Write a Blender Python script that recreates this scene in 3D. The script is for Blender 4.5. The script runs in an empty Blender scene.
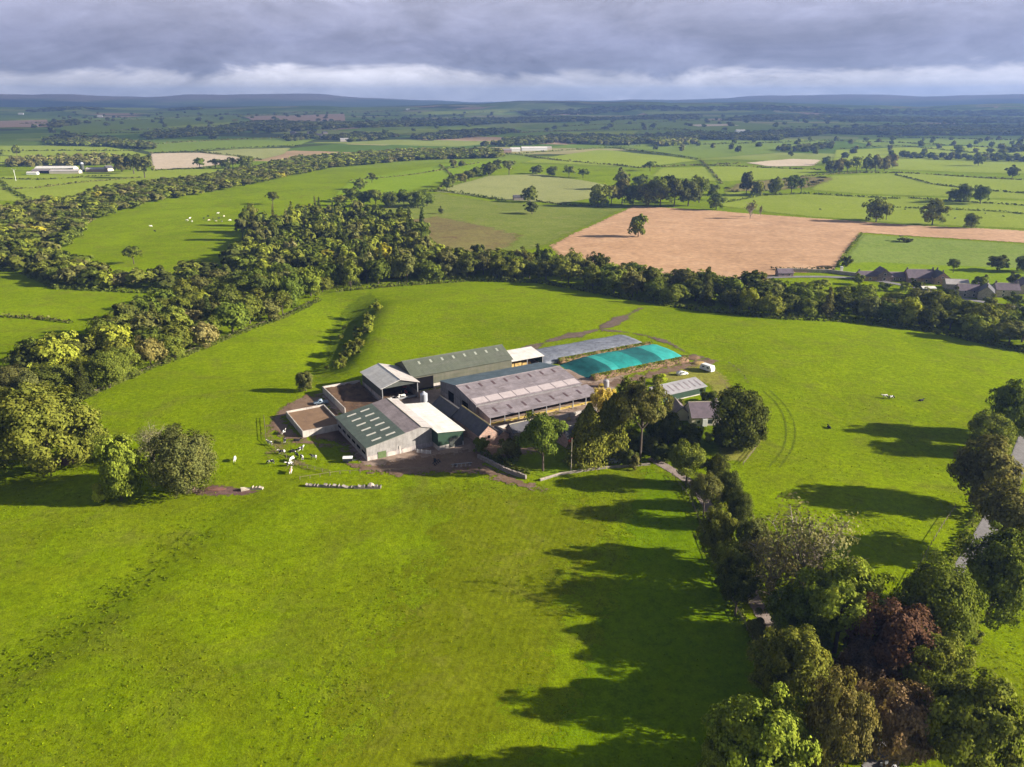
import bpy, bmesh, math, random
import numpy as np
from mathutils import Vector, Matrix
random.seed(11); RNG = np.random.default_rng(11)
SC = bpy.context.scene
COL = SC.collection
D2R = math.radians

# ------------------------------------------------------------------ camera constants
F = 788.0; PITCH = math.atan(283.5/F); CAMZ = 100.0
CP, SP = math.cos(PITCH), math.sin(PITCH)

# ------------------------------------------------------------------ terrain
def sst(a, b, x):
    t = np.clip((x-a)/(b-a), 0.0, 1.0); return t*t*(3-2*t)

def scarp(x, y, ax, ay, bx, by, drop, width, decay):
    # bank between a and b; ground to the left of a->b lies lower
    L = math.hypot(bx-ax, by-ay); ux, uy = (bx-ax)/L, (by-ay)/L
    t = ((x-ax)*ux+(y-ay)*uy)/L
    d = -(x-ax)*uy+(y-ay)*ux
    win = sst(-.25, .2, t)*sst(1.25, .8, t)
    return -drop*win*sst(-width*.5, width*.5, d)*np.exp(-np.maximum(d-width*.5, 0)/decay)

def hills(x, y):
    r = np.hypot(x, y); a = x/np.maximum(y, 1.0)
    ang = np.where(y > 0, a, 9.0)
    def rng_(y0, y1, prof): return sst(y0, y0+(y1-y0)*.55, r)*prof*sst(y1*1.35, y1, r)
    k = 0.65
    w = np.sin(ang*21+1.0)*.5+np.sin(ang*47+.4)*.25+np.sin(ang*83+2)*.12+np.sin(ang*190)*.05
    near = 35+60*np.exp(-((ang-.12)/.22)**2)+28*np.exp(-((ang-.62)/.25)**2)+18*w
    far = 120+85*np.exp(-((ang+.30)/.2)**2)+60*np.exp(-((ang+.62)/.14)**2)-70*np.exp(-((ang+.02)/.12)**2)\
        + 75*np.exp(-((ang-.42)/.16)**2)+105*np.exp(-((ang-.75)/.16)**2)+32*w
    nz = np.sin(x*.0021+np.sin(y*.0013)*2)*np.sin(y*.0017+1.3)
    return rng_(6500, 9500, np.maximum(near, 0))+rng_(12500, 19000, np.maximum(far, 0)) + sst(2500, 5000, r)*6*nz

def h(x, y):
    x = np.asarray(x, float); y = np.asarray(y, float)
    q = ((x+10)/260)**2+((y-262)/205)**2
    z = -10+10*np.exp(-q**2)
    z = z+scarp(x, y, -97, 112, -66, 188, 1.5, 16, 45)
    z = z+scarp(x, y, -82, 345, -68, 296, 0, 14, 50)
    z = z+scarp(x, y, -69, 296, -77, 420, 6.8, 25, 60)
    # gentle roll of the land
    z = z+.5*np.sin(x*.031+y*.012)*np.sin(y*.027-x*.008)*sst(60, 130, np.hypot(x+5, y-262))
    z = z+4*np.sin(x*.0042+1)*np.sin(y*.0051)*sst(550, 900, y)
    z = z-5*np.exp(-((x+235-.35*(y-350))/70)**2)*sst(620, 480, y)*sst(200, 300, y)*0.6
    return z+hills(x, y)

def hz(x, y): return float(h(x, y))
def ray(px, py):
    u = (px-512)/F; v = (383.5-py)/F
    return u, CP+v*SP, -SP+v*CP
def at(px, py, dz=0.0):
    """point of the terrain (raised by dz) seen at photo pixel px, py"""
    d = ray(px, py); t = 30.0; step = 4.0
    while t < 60000:
        if CAMZ+d[2]*t < hz(d[0]*t, d[1]*t)+dz:
            lo, hi = t-step, t
            for _ in range(24):
                m = (lo+hi)/2
                if CAMZ+d[2]*m < hz(d[0]*m, d[1]*m)+dz: hi = m
                else: lo = m
            return d[0]*hi, d[1]*hi
        step = max(2.0, t*.01); t += step
    return d[0]*t, d[1]*t
def proj(x, y, z):
    zz = z-CAMZ; dep = y*CP-zz*SP; up = y*SP+zz*CP
    return 512+F*x/dep, 383.5-F*up/dep, dep

# ------------------------------------------------------------------ node helpers
class N:
    def __init__(s, tree): s.t = tree
    def new(s, ty, **kw):
        n = s.t.nodes.new(ty)
        for k, v in kw.items():
            if k.startswith('i_'): n.inputs[int(k[2:])].default_value = v
            else: setattr(n, k, v)
        return n
    def link(s, a, b): s.t.links.new(a, b)
    def noise(s, vec, scale, detail=4, rough=.6, dist=0.0):
        n = s.new('ShaderNodeTexNoise'); n.inputs['Scale'].default_value = scale
        n.inputs['Detail'].default_value = detail; n.inputs['Roughness'].default_value = rough
        n.inputs['Distortion'].default_value = dist
        if vec is not None: s.link(vec, n.inputs['Vector'])
        return n.outputs[0]
    def ramp(s, fac, stops, interp='LINEAR'):
        n = s.new('ShaderNodeValToRGB'); s.link(fac, n.inputs[0]); e = n.color_ramp
        e.interpolation = interp
        while len(e.elements) < len(stops): e.elements.new(.5)
        for el, (p, c) in zip(e.elements, stops):
            el.position = p; el.color = (c[0], c[1], c[2], 1) if hasattr(c, '__len__') else (c, c, c, 1)
        return n.outputs[0]
    def mix(s, fac, a, b, mode='MIX'):
        n = s.new('ShaderNodeMix', data_type='RGBA', blend_type=mode)
        for sock, v in ((n.inputs[0], fac), (n.inputs[6], a), (n.inputs[7], b)):
            if hasattr(v, 'is_linked') or hasattr(v, 'links'): s.link(v, sock)
            elif hasattr(v, '__len__'): sock.default_value = (v[0], v[1], v[2], 1)
            else: sock.default_value = v
        return n.outputs[2]
    def math(s, op, a, b=None, clamp=False):
        n = s.new('ShaderNodeMath', operation=op); n.use_clamp = clamp
        for i, v in enumerate((a, b)):
            if v is None: continue
            if hasattr(v, 'links'): s.link(v, n.inputs[i])
            else: n.inputs[i].default_value = v
        return n.outputs[0]
    def mapr(s, v, a, b, c, d):
        n = s.new('ShaderNodeMapRange'); s.link(v, n.inputs[0])
        for i, q in enumerate((a, b, c, d)): n.inputs[i+1].default_value = q
        return n.outputs[0]
    def mapping(s, vec, scale=(1, 1, 1), rot=(0, 0, 0)):
        n = s.new('ShaderNodeMapping'); s.link(vec, n.inputs[0])
        n.inputs['Scale'].default_value = scale; n.inputs['Rotation'].default_value = rot
        return n.outputs[0]
    def bump(s, hgt, strength, dist):
        n = s.new('ShaderNodeBump'); n.inputs['Strength'].default_value = strength
        n.inputs['Distance'].default_value = dist; s.link(hgt, n.inputs['Height'])
        return n.outputs[0]

def new_mat(name):
    m = bpy.data.materials.new(name); m.use_nodes = True; t = m.node_tree; t.nodes.clear()
    n = N(t); out = n.new('ShaderNodeOutputMaterial'); return m, n, out

def world_pos(n): return n.new('ShaderNodeNewGeometry').outputs['Position']
def obj_pos(n): return n.new('ShaderNodeTexCoord').outputs['Object']

def bsdf(n, col, rough=.8, normal=None, spec=.3, metal=0.0):
    b = n.new('ShaderNodeBsdfPrincipled')
    if hasattr(col, 'links'): n.link(col, b.inputs['Base Color'])
    else: b.inputs['Base Color'].default_value = (col[0], col[1], col[2], 1)
    if hasattr(rough, 'links'): n.link(rough, b.inputs['Roughness'])
    else: b.inputs['Roughness'].default_value = rough
    b.inputs['Specular IOR Level'].default_value = spec; b.inputs['Metallic'].default_value = metal
    if normal is not None: n.link(normal, b.inputs['Normal'])
    return b.outputs[0]

def soft_out(n, out, shader, soft):
    """sheet edge frays into whatever lies under it: attribute 'edge' is metres from the border"""
    if soft <= 0:
        n.link(shader, out.inputs[0]); return
    at_ = n.new('ShaderNodeAttribute', attribute_name='edge').outputs['Fac']
    nz = n.noise(world_pos(n), 1.6/soft, 5, .65)
    v = n.math('ADD', n.math('DIVIDE', at_, soft), n.mapr(nz, .3, .7, -.8, .45))
    fz = n.noise(world_pos(n), max(1.2, 5.0/soft), 3, .7)
    f = n.mapr(n.math('ADD', v, n.mapr(fz, .25, .75, -.45, .45)), .2, .27, 0, 1)
    tr = n.new('ShaderNodeBsdfTransparent').outputs[0]
    mx = n.new('ShaderNodeMixShader'); n.link(f, mx.inputs[0]); n.link(tr, mx.inputs[1]); n.link(shader, mx.inputs[2])
    n.link(mx.outputs[0], out.inputs[0])

def grass_mat(name, c_lo, c_mid, c_hi, stripe=None, soft=0, fine=1.0, patch=None, bump=.6, density=None):
    m, n, out = new_mat(name); p = world_pos(n)
    big = n.noise(p, .018, 4, .6, .6); med = n.noise(p, .11, 5, .65, .4); sm = n.noise(p, .55*fine, 6, .75); ti = n.noise(p, 2.3*fine, 3, .7)
    base = n.mix(n.mapr(big, .35, .65, 0, 1), c_lo, c_mid)
    base = n.mix(n.mapr(med, .42, .72, 0, .75), base, c_hi)
    if patch: base = n.mix(n.mapr(n.noise(p, .045, 5, .7, 1.5), .54, .68, 0, .8), base, patch)
    if stripe:
        ang, wid, amt, sc = stripe
        w = n.new('ShaderNodeTexWave', wave_type='BANDS', bands_direction='X')
        w.inputs['Scale'].default_value = 1.0/wid*.314; w.inputs['Distortion'].default_value = sc; w.inputs['Detail'].default_value = 2
        n.link(n.mapping(p, rot=(0, 0, ang)), w.inputs[0])
        base = n.mix(n.mapr(w.outputs[1], 0, 1, 0, amt), base, tuple(.6*q for q in c_lo))
    v = n.math('MULTIPLY', n.mapr(sm, .3, .7, .66, 1.3), n.mapr(ti, .3, .7, .78, 1.2))
    vv = n.new('ShaderNodeCombineXYZ')
    for i in range(3): n.link(v, vv.inputs[i])
    col = n.mix(1.0, base, vv.outputs[0], 'MULTIPLY')
    hgt = n.math('ADD', n.math('MULTIPLY', sm, 1.0), n.math('MULTIPLY', ti, .35))
    sh = bsdf(n, col, .9, n.bump(hgt, bump, .35), 0)
    soft_out(n, out, sh, soft); return m

def dirt_mat(name, c1, c2, c3, soft=2.0, scale=.25, rough=.85, stripe=None, wet=0):
    m, n, out = new_mat(name); p = world_pos(n)
    a = n.noise(p, scale, 6, .68, .7); b = n.noise(p, scale*7, 5, .7)
    col = n.ramp(a, [(.32, c1), (.5, c2), (.68, c3)])
    if stripe:
        ang, wid, amt = stripe
        w = n.new('ShaderNodeTexWave', wave_type='BANDS', bands_direction='X')
        w.inputs['Scale'].default_value = 1.0/wid*.314; w.inputs['Distortion'].default_value = 1.2; w.inputs['Detail'].default_value = 3
        w.inputs['Detail Scale'].default_value = .3
        n.link(n.mapping(p, rot=(0, 0, ang)), w.inputs[0])
        col = n.mix(n.mapr(w.outputs[1], .2, 1, 0, amt), col, tuple(.55*q for q in c1))
    v = n.mapr(b, .3, .7, .72, 1.25); vv = n.new('ShaderNodeCombineXYZ')
    for i in range(3): n.link(v, vv.inputs[i])
    col = n.mix(1.0, col, vv.outputs[0], 'MULTIPLY')
    r = n.mapr(a, .3, .6, rough-wet, rough)
    sh = bsdf(n, col, r, n.bump(b, .5, .12), .3)
    soft_out(n, out, sh, soft); return m

def solid_mat(name, c, var=.25, rough=.7, scale=1.2, spec=.3, metal=0, bump=.2, coords='obj', corr=None, stain=None):
    """painted / masonry / sheet surfaces: mottled, optionally corrugated along local X and streaked"""
    m, n, out = new_mat(name); p = obj_pos(n)
    a = n.noise(p, scale, 6, .65, .3); b = n.noise(p, scale*6, 4, .7)
    lo = tuple(q*(1-var) for q in c); hi = tuple(min(.95, q*(1+var)) for q in c)
    col = n.mix(n.mapr(a, .3, .7, 0, 1), lo, hi)
    if stain:
        sc, amt, stretch = stain[1:]
        f = n.mapr(n.noise(n.mapping(p, scale=stretch), sc, 5, .7, .2), .48, .7, 0, amt)
        col = n.mix(f, col, stain[0])
    hgt = b
    if corr:
        sn = n.new('ShaderNodeVectorMath', operation='SNAP'); n.link(p, sn.inputs[0]); sn.inputs[1].default_value = (1.05, 2.6, 2.6) if corr[0] == 'X' else (2.6, 1.05, 2.6)
        wn = n.new('ShaderNodeTexWhiteNoise', noise_dimensions='3D'); n.link(sn.outputs[0], wn.inputs['Vector'])
        col = n.mix(n.mapr(wn.outputs[0], .0, 1, 0, .34), col, tuple(q*.5 for q in c))
        col = n.mix(n.mapr(wn.outputs[0], .9, .97, 0, .3), col, tuple(min(.8, q*1.5) for q in c))
        w = n.new('ShaderNodeTexWave', wave_type='BANDS', bands_direction=corr[0])
        w.inputs['Scale'].default_value = .314/corr[1]
        n.link(p, w.inputs[0])
        col = n.mix(n.mapr(w.outputs[1], 0, 1, 0, corr[2]), col, tuple(q*.45 for q in c))
        hgt = n.math('ADD', n.math('MULTIPLY', w.outputs[1], 1.5), n.math('MULTIPLY', b, .3))
    n.link(bsdf(n, col, n.mapr(b, .3, .7, max(.05, rough-.12), min(1, rough+.12)), n.bump(hgt, bump, .08), spec, metal), out.inputs[0])
    return m

def stone_mat(name, c, mortar, scale=1.6):
    m, n, out = new_mat(name); p = obj_pos(n)
    v = n.new('ShaderNodeTexVoronoi', feature='F1'); v.inputs['Scale'].default_value = scale
    n.link(n.mapping(p, scale=(1, 1, 1.9)), v.inputs['Vector'])
    vs = n.new('ShaderNodeSeparateColor'); n.link(v.outputs['Color'], vs.inputs[0])
    col = n.mix(vs.outputs[0], tuple(q*.6 for q in c), tuple(min(.9, q*1.35) for q in c))
    col = n.mix(n.mapr(v.outputs['Distance'], .35, .6, 0, .7), col, mortar)
    nz = n.noise(p, .6, 5, .7)
    col = n.mix(n.mapr(nz, .5, .75, 0, .6), col, tuple(q*.45 for q in c))
    n.link(bsdf(n, col, .9, n.bump(v.outputs['Distance'], -.5, .06), .2), out.inputs[0]); return m

def leaf_mat(name, attr=False, trans=.24):
    m, n, out = new_mat(name)
    if attr: c = n.new('ShaderNodeAttribute', attribute_name='tint').outputs['Color']
    else: c = n.new('ShaderNodeObjectInfo').outputs['Color']
    g = n.new('ShaderNodeNewGeometry')
    r = g.outputs['Random Per Island']
    v = n.mapr(r, 0, 1, .62, 1.42); vv = n.new('ShaderNodeCombineXYZ')
    for i in range(3): n.link(v, vv.inputs[i])
    col = n.mix(1.0, c, vv.outputs[0], 'MULTIPLY')
    nz = n.noise(g.outputs['Position'], .35, 3, .6)
    warm = n.mix(1.0, col, (1.18, 1.04, .8), 'MULTIPLY')
    col = n.mix(n.mapr(nz, .45, .7, 0, .8), col, warm)
    d = n.new('ShaderNodeBsdfDiffuse'); n.link(col, d.inputs[0])
    t = n.new('ShaderNodeBsdfTranslucent'); n.link(n.mix(1.0, col, (1.15, 1.25, .6), 'MULTIPLY'), t.inputs[0])
    x = n.new('ShaderNodeMixShader'); x.inputs[0].default_value = trans
    n.link(d.outputs[0], x.inputs[1]); n.link(t.outputs[0], x.inputs[2])
    n.link(x.outputs[0], out.inputs[0]); return m

# ------------------------------------------------------------------ object helpers
def tag(o, label=None, cat=None, group=None, kind=None):
    if label: o['label'] = label
    if cat: o['category'] = cat
    if group: o['group'] = group
    if kind: o['kind'] = kind
    return o
def empty(name, loc, rz=0.0, scale=None):
    o = bpy.data.objects.new(name, None); COL.objects.link(o); o.location = loc; o.rotation_euler = (0, 0, rz)
    o.empty_display_size = .5
    if scale: o.scale = scale
    return o
def thing(name, label, cat, loc, rz=0.0, group=None, scale=None):
    return tag(empty(name, loc, rz, scale), label, cat, group)
def link_mesh(name, me, parent=None):
    o = bpy.data.objects.new(name, me); COL.objects.link(o)
    if parent: o.parent = parent
    return o
def obj(name, bm, mat, parent=None, smooth=False):
    me = bpy.data.meshes.new(name); bmesh.ops.recalc_face_normals(bm, faces=bm.faces); bm.to_mesh(me); bm.free()
    for m in (mat if isinstance(mat, (list, tuple)) else [mat]): me.materials.append(m)
    if smooth: me.polygons.foreach_set('use_smooth', [True]*len(me.polygons))
    return link_mesh(name, me, parent)
def copy_tree(o, parent=None):
    c = o.copy(); COL.objects.link(c); c.parent = parent
    for ch in list(o.children): copy_tree(ch, c)
    return c
def np_mesh(name, V, Q, mat, tint=None):
    me = bpy.data.meshes.new(name); V = np.asarray(V, np.float32); Q = np.asarray(Q, np.int32); k = Q.shape[1]
    me.vertices.add(len(V)); me.vertices.foreach_set('co', V.ravel())
    me.loops.add(Q.size); me.loops.foreach_set('vertex_index', Q.ravel())
    me.polygons.add(len(Q)); me.polygons.foreach_set('loop_start', np.arange(0, Q.size, k, dtype=np.int32))
    me.polygons.foreach_set('loop_total', np.full(len(Q), k, np.int32))
    if tint is not None:
        a = me.attributes.new('tint', 'FLOAT_COLOR', 'POINT')
        a.data.foreach_set('color', np.c_[tint, np.ones(len(tint))].astype(np.float32).ravel())
    me.update(calc_edges=True)
    if mat: me.materials.append(mat)
    return me

def B(): return bmesh.new()
def box(bm, x0, x1, y0, y1, z0, z1):
    v = [bm.verts.new(p) for p in ((x0, y0, z0), (x1, y0, z0), (x1, y1, z0), (x0, y1, z0), (x0, y0, z1), (x1, y0, z1), (x1, y1, z1), (x0, y1, z1))]
    for f in ((3, 2, 1, 0), (4, 5, 6, 7), (0, 1, 5, 4), (1, 2, 6, 5), (2, 3, 7, 6), (3, 0, 4, 7)): bm.faces.new([v[i] for i in f])
    return bm
def prism(bm, pts, off):
    """closed polygon pts (3D) extruded by vector off"""
    a = [bm.verts.new(p) for p in pts]; b = [bm.verts.new((p[0]+off[0], p[1]+off[1], p[2]+off[2])) for p in pts]
    bm.faces.new(a[::-1]); bm.faces.new(b); n = len(pts)
    for i in range(n): bm.faces.new((a[i], a[(i+1) % n], b[(i+1) % n], b[i]))
    return bm
def tube(bm, p, q, r0, r1, n=6, cap=True):
    p = Vector(p); q = Vector(q); d = (q-p).normalized(); a = d.orthogonal().normalized(); b = d.cross(a)
    r = []
    for c, rr in ((p, r0), (q, r1)):
        r.append([bm.verts.new(c+(a*math.cos(2*math.pi*i/n)+b*math.sin(2*math.pi*i/n))*rr) for i in range(n)])
    for i in range(n): bm.faces.new((r[0][i], r[0][(i+1) % n], r[1][(i+1) % n], r[1][i]))
    if cap: bm.faces.new(r[0][::-1]); bm.faces.new(r[1])
    return bm
def lathe(bm, prof, n=16, cx=0, cy=0):
    rings = [[bm.verts.new((cx+r*math.cos(2*math.pi*i/n), cy+r*math.sin(2*math.pi*i/n), z)) for i in range(n)] for r, z in prof]
    for a, b in zip(rings, rings[1:]):
        for i in range(n): bm.faces.new((a[i], a[(i+1) % n], b[(i+1) % n], b[i]))
    bm.faces.new(rings[0][::-1]); bm.faces.new(rings[-1]); return bm
def loft(bm, secs):
    """secs: list of closed rings (lists of 3D points, same length); capped"""
    rs = [[bm.verts.new(p) for p in s] for s in secs]; n = len(secs[0])
    for a, b in zip(rs, rs[1:]):
        for i in range(n): bm.faces.new((a[i], a[(i+1) % n], b[(i+1) % n], b[i]))
    bm.faces.new(rs[0][::-1]); bm.faces.new(rs[-1]); return bm

# ------------------------------------------------------------------ ground
def ground_rows():
    ys = [-80.0]
    while ys[-1] < 27000: ys.append(ys[-1]+max(3.0, .011*(ys[-1]+130)))
    return np.array(ys)
def make_ground(mat):
    ys = ground_rows(); us = np.linspace(-1.7, 1.7, 421)
    X = us[None, :]*(ys[:, None]+130); Y = np.repeat(ys[:, None], len(us), 1); Z = h(X, Y)
    V = np.stack([X, Y, Z], -1).reshape(-1, 3); nr, nc = X.shape
    i = np.arange((nr-1))[:, None]*nc+np.arange(nc-1)[None, :]
    Q = np.stack([i, i+1, i+nc+1, i+nc], -1).reshape(-1, 4)
    me = np_mesh('ground', V, Q, mat); me.polygons.foreach_set('use_smooth', [True]*len(Q))
    return tag(link_mesh('ground', me), kind='structure')

def dens(poly, seg, jit):
    out = []
    for (a, b) in zip(poly, poly[1:]+poly[:1]):
        n = max(1, int(math.hypot(b[0]-a[0], b[1]-a[1])/seg))
        for i in range(n):
            t = i/n; j = 0 if i == 0 else jit
            out.append((a[0]+(b[0]-a[0])*t+random.uniform(-j, j), a[1]+(b[1]-a[1])*t+random.uniform(-j, j)))
    return out
def edge_dist(P, poly):
    d = np.full(len(P), 1e9); A = np.array(poly); Bq = np.roll(A, -1, 0)
    for a, b in zip(A, Bq):
        e = b-a; t = np.clip(((P-a)@e)/max(1e-9, e@e), 0, 1)
        d = np.minimum(d, np.hypot(*(P-(a+t[:, None]*e)).T))
    return d
def sheet(name, poly, mat, layer, cell=None, kind='structure', parent=None):
    """ground cover draped on the terrain; poly in world metres"""
    bm = B(); f = bm.faces.new([bm.verts.new((x, y, 0)) for x, y in poly])
    bmesh.ops.triangulate(bm, faces=[f])
    xs = [p[0] for p in poly]; ys = [p[1] for p in poly]
    def cuts(lo, hi, axis):
        v = lo
        while True:
            st = cell or max(3.0, .011*((v if axis else min(ys))+130))
            v += st
            if v >= hi: break
            no = (0, 1, 0) if axis else (1, 0, 0); co = (0, v, 0) if axis else (v, 0, 0)
            bmesh.ops.bisect_plane(bm, geom=bm.verts[:]+bm.edges[:]+bm.faces[:], plane_co=co, plane_no=no)
    cuts(min(ys), max(ys), 1); cuts(min(xs), max(xs), 0)
    bmesh.ops.triangulate(bm, faces=bm.faces[:])
    P = np.array([v.co[:2] for v in bm.verts]); z = h(P[:, 0], P[:, 1])
    r = np.hypot(P[:, 0], P[:, 1])
    off = .025*layer+np.maximum(0, r-250)*.00035*(.6+.25*layer)
    for v, zz in zip(bm.verts, z+off): v.co.z = zz
    for f in bm.faces:
        f.smooth = True
        if f.normal.z < 0: f.normal_flip()
    me = bpy.data.meshes.new(name); bm.to_mesh(me); bm.free()
    a = me.attributes.new('edge', 'FLOAT', 'POINT'); a.data.foreach_set('value', edge_dist(P, poly).astype(np.float32))
    me.materials.append(mat)
    return tag(link_mesh(name, me, parent), kind=kind)
def pxpoly(pts): return [at(*p) for p in pts]
def ribbon(pts, width):
    """world polyline -> polygon; width number or list"""
    n = len(pts); L, R = [], []
    for i, p in enumerate(pts):
        a = pts[max(0, i-1)]; b = pts[min(n-1, i+1)]; dx, dy = b[0]-a[0], b[1]-a[1]; l = math.hypot(dx, dy) or 1
        w = (width[i] if hasattr(width, '__len__') else width)/2
        L.append((p[0]-dy/l*w, p[1]+dx/l*w)); R.append((p[0]+dy/l*w, p[1]-dx/l*w))
    return L+R[::-1]
def smooth_line(pts, it=2):
    for _ in range(it):
        o = [pts[0]]
        for a, b in zip(pts, pts[1:]):
            o += [(a[0]*.75+b[0]*.25, a[1]*.75+b[1]*.25), (a[0]*.25+b[0]*.75, a[1]*.25+b[1]*.75)]
        pts = o+[pts[-1]]
    return pts
# ------------------------------------------------------------------ foliage prototypes (unit tree: height 1, width 1)
def cards(C, Nn, size, rng, aspect=.62):
    """one bent-edged leaf clump per centre C facing Nn -> quads"""
    n = len(C); r = rng.normal(size=(n, 3)); a = np.cross(Nn, r); a /= np.linalg.norm(a, axis=1)[:, None]+1e-9
    b = np.cross(Nn, a); s = size*rng.uniform(.6, 1.35, (n, 1)); t = s*aspect*rng.uniform(.7, 1.3, (n, 1))
    k = rng.uniform(-.35, .35, (n, 4, 1))
    P = np.stack([C-a*s+b*t*k[:, 0], C-b*t+a*s*k[:, 1], C+a*s+b*t*k[:, 2], C+b*t+a*s*k[:, 3]], 1)
    P[:, 0] -= Nn*s*.25; P[:, 2] -= Nn*s*.25
    return P.reshape(-1, 3)
def unit(v): return v/(np.linalg.norm(v, axis=-1, keepdims=True)+1e-9)

def broad_crown(seed, n, size, clumps=38, base=.2, low=-.45, squash=1.0, ragged=.22, gap=0.0, drop=0.0, rcs=1.0, smooth=.75):
    rng = np.random.default_rng(seed); cz = base+(1-base)*.5; rz = (1-base)*.5
    d = unit(rng.normal(size=(clumps, 3))); d[:, 2] = np.where(d[:, 2] < low, -d[:, 2]*.6, d[:, 2])
    rad = rng.uniform(.5, .86, clumps)*(1+rng.normal(0, ragged*.5, clumps)); rad = np.clip(rad, .25, .98)
    taper = np.where(d[:, 2] < 0, 1.0, 1-.12*d[:, 2])
    cen = d*rad[:, None]*taper[:, None]
    rc = rng.uniform(.17, .36, clumps)*(1.05-.35*rad)*1.15*rcs
    per = rng.multinomial(n, rc**2/np.sum(rc**2)); out = []; nor = []
    for c, r, k in zip(cen, rc, per):
        q = unit(rng.normal(size=(k, 3))+unit(c[None])*.7+np.array([[0, 0, .35]]))
        p = c+q*r*rng.uniform(.55, 1.12, (k, 1))*np.array([1, 1, .8*squash])
        out.append(p); nor.append(unit(q*(1.5-smooth)+unit(p)*smooth+rng.normal(0, .42, (k, 3))+np.array([0, 0, .2])))
    k = int(n*.16); q = unit(rng.normal(size=(k, 3))); out.append(q*rng.uniform(.1, .62, (k, 1))); nor.append(unit(rng.normal(size=(k, 3))))
    P = np.concatenate(out); Nn = np.concatenate(nor)
    if gap:
        ph = rng.uniform(0, 6, 3); f = np.sin(P[:, 0]*7+ph[0])*np.sin(P[:, 1]*7+ph[1])*np.sin(P[:, 2]*6+ph[2]); keep = f < (.55-gap)
        P, Nn = P[keep], Nn[keep]
    P = P*np.array([.5, .5, rz])+np.array([0, 0, cz]); P[:, 2] = np.maximum(P[:, 2], .03)
    if drop: P[:, 2] -= drop*np.hypot(P[:, 0], P[:, 1])**2*2
    P[:, 2] = np.maximum(P[:, 2], .02)
    return cards(P, Nn, size, rng), cen*np.array([.5, .5, rz])+np.array([0, 0, cz])

def conifer_crown(seed, n, size, base=.06, full=1.0, droop=.35):
    rng = np.random.default_rng(seed); whorls = 17; P = []; Nn = []
    br = []
    for w in range(whorls):
        z = base+(1-base)*(w/whorls)**.95; rr = .5*full*(1-(w/whorls))**.8*rng.uniform(.8, 1.1)
        for k in range(rng.integers(6, 10)):
            br.append((z+rng.normal(0, .012), rng.uniform(0, 2*math.pi), rr*rng.uniform(.65, 1.12)+.02))
    wt = np.array([b[2] for b in br])+.03; cnt = rng.multinomial(n, wt/wt.sum())
    for (z, a, r), k in zip(br, cnt):
        t = rng.uniform(.08, 1, k)**.7; sp = rng.normal(0, .055, k)*(1.1-t*.5)
        x = np.cos(a)*t*r-np.sin(a)*sp; y = np.sin(a)*t*r+np.cos(a)*sp
        P.append(np.stack([x, y, z-droop*r*t**1.6+rng.normal(0, .012, k)], 1))
        Nn.append(unit(np.stack([np.cos(a)*.5+rng.normal(0, .35, k), np.sin(a)*.5+rng.normal(0, .35, k), np.full(k, .8)], 1)))
    return cards(np.concatenate(P), np.concatenate(Nn), size, rng, .5), None

def column_crown(seed, n, size):          # cypress: upright sprays, pointed tops
    rng = np.random.default_rng(seed); P = []; Nn = []
    for k in range(9):
        a = rng.uniform(0, 6.28); o = rng.uniform(0, .2); cx, cy = o*math.cos(a), o*math.sin(a); top = 1-o*1.6*rng.uniform(.5, 1); w = rng.uniform(.24, .36); m = n//9
        z = rng.uniform(.02, 1, m)**.85; prof = w*np.sqrt(np.clip(1-z, 0, 1))*(1+.25*np.sin(z*23+k)); th = rng.uniform(0, 6.28, m)
        r = prof*rng.uniform(.6, 1.05, m); P.append(np.stack([cx+np.cos(th)*r, cy+np.sin(th)*r, z*top], 1))
        Nn.append(unit(np.stack([np.cos(th), np.sin(th), np.full(m, .35)], 1)+rng.normal(0, .4, (m, 3))))
    return cards(np.concatenate(P), np.concatenate(Nn), size, rng, .5), None

def wood_mesh(name, seed, cen, base, r0, limbs, top=.72, kinds='broad'):
    rng = random.Random(seed); bm = B(); z0 = -.03; lean = (rng.uniform(-.02, .02), rng.uniform(-.02, .02))
    tube(bm, (0, 0, z0), (lean[0]*.3, lean[1]*.3, base), r0*1.25, r0, 7, False)
    tube(bm, (lean[0]*.3, lean[1]*.3, base), (lean[0], lean[1], top), r0, r0*.3, 6)
    if cen is not None:
        cc = sorted(range(len(cen)), key=lambda i: rng.random())[:limbs]
        for i in cc:
            c = cen[i]; f = rng.uniform(.35, .8); zb = base*.75+(top-base)*max(0, min(.85, (c[2]-base)*.6))
            s = Vector((lean[0]*.5, lean[1]*.5, zb)); e = Vector(c); m = s.lerp(e, .5)+Vector((rng.uniform(-.03, .03), rng.uniform(-.03, .03), rng.uniform(-.01, .04)))
            tube(bm, s, m, r0*.42, r0*.25, 5, False); tube(bm, m, e, r0*.25, r0*.06, 4)
            for _ in range(2):
                e2 = e+Vector((rng.uniform(-.1, .1), rng.uniform(-.1, .1), rng.uniform(0, .09))); tube(bm, m.lerp(e, .5), e2, r0*.13, r0*.03, 4)
    me = bpy.data.meshes.new(name); bm.to_mesh(me); bm.free(); me.materials.append(M['bark']); return me

def crown_me(V, name, mat):
    return np_mesh(name, V, np.arange(len(V)).reshape(-1, 4), mat)

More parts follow.
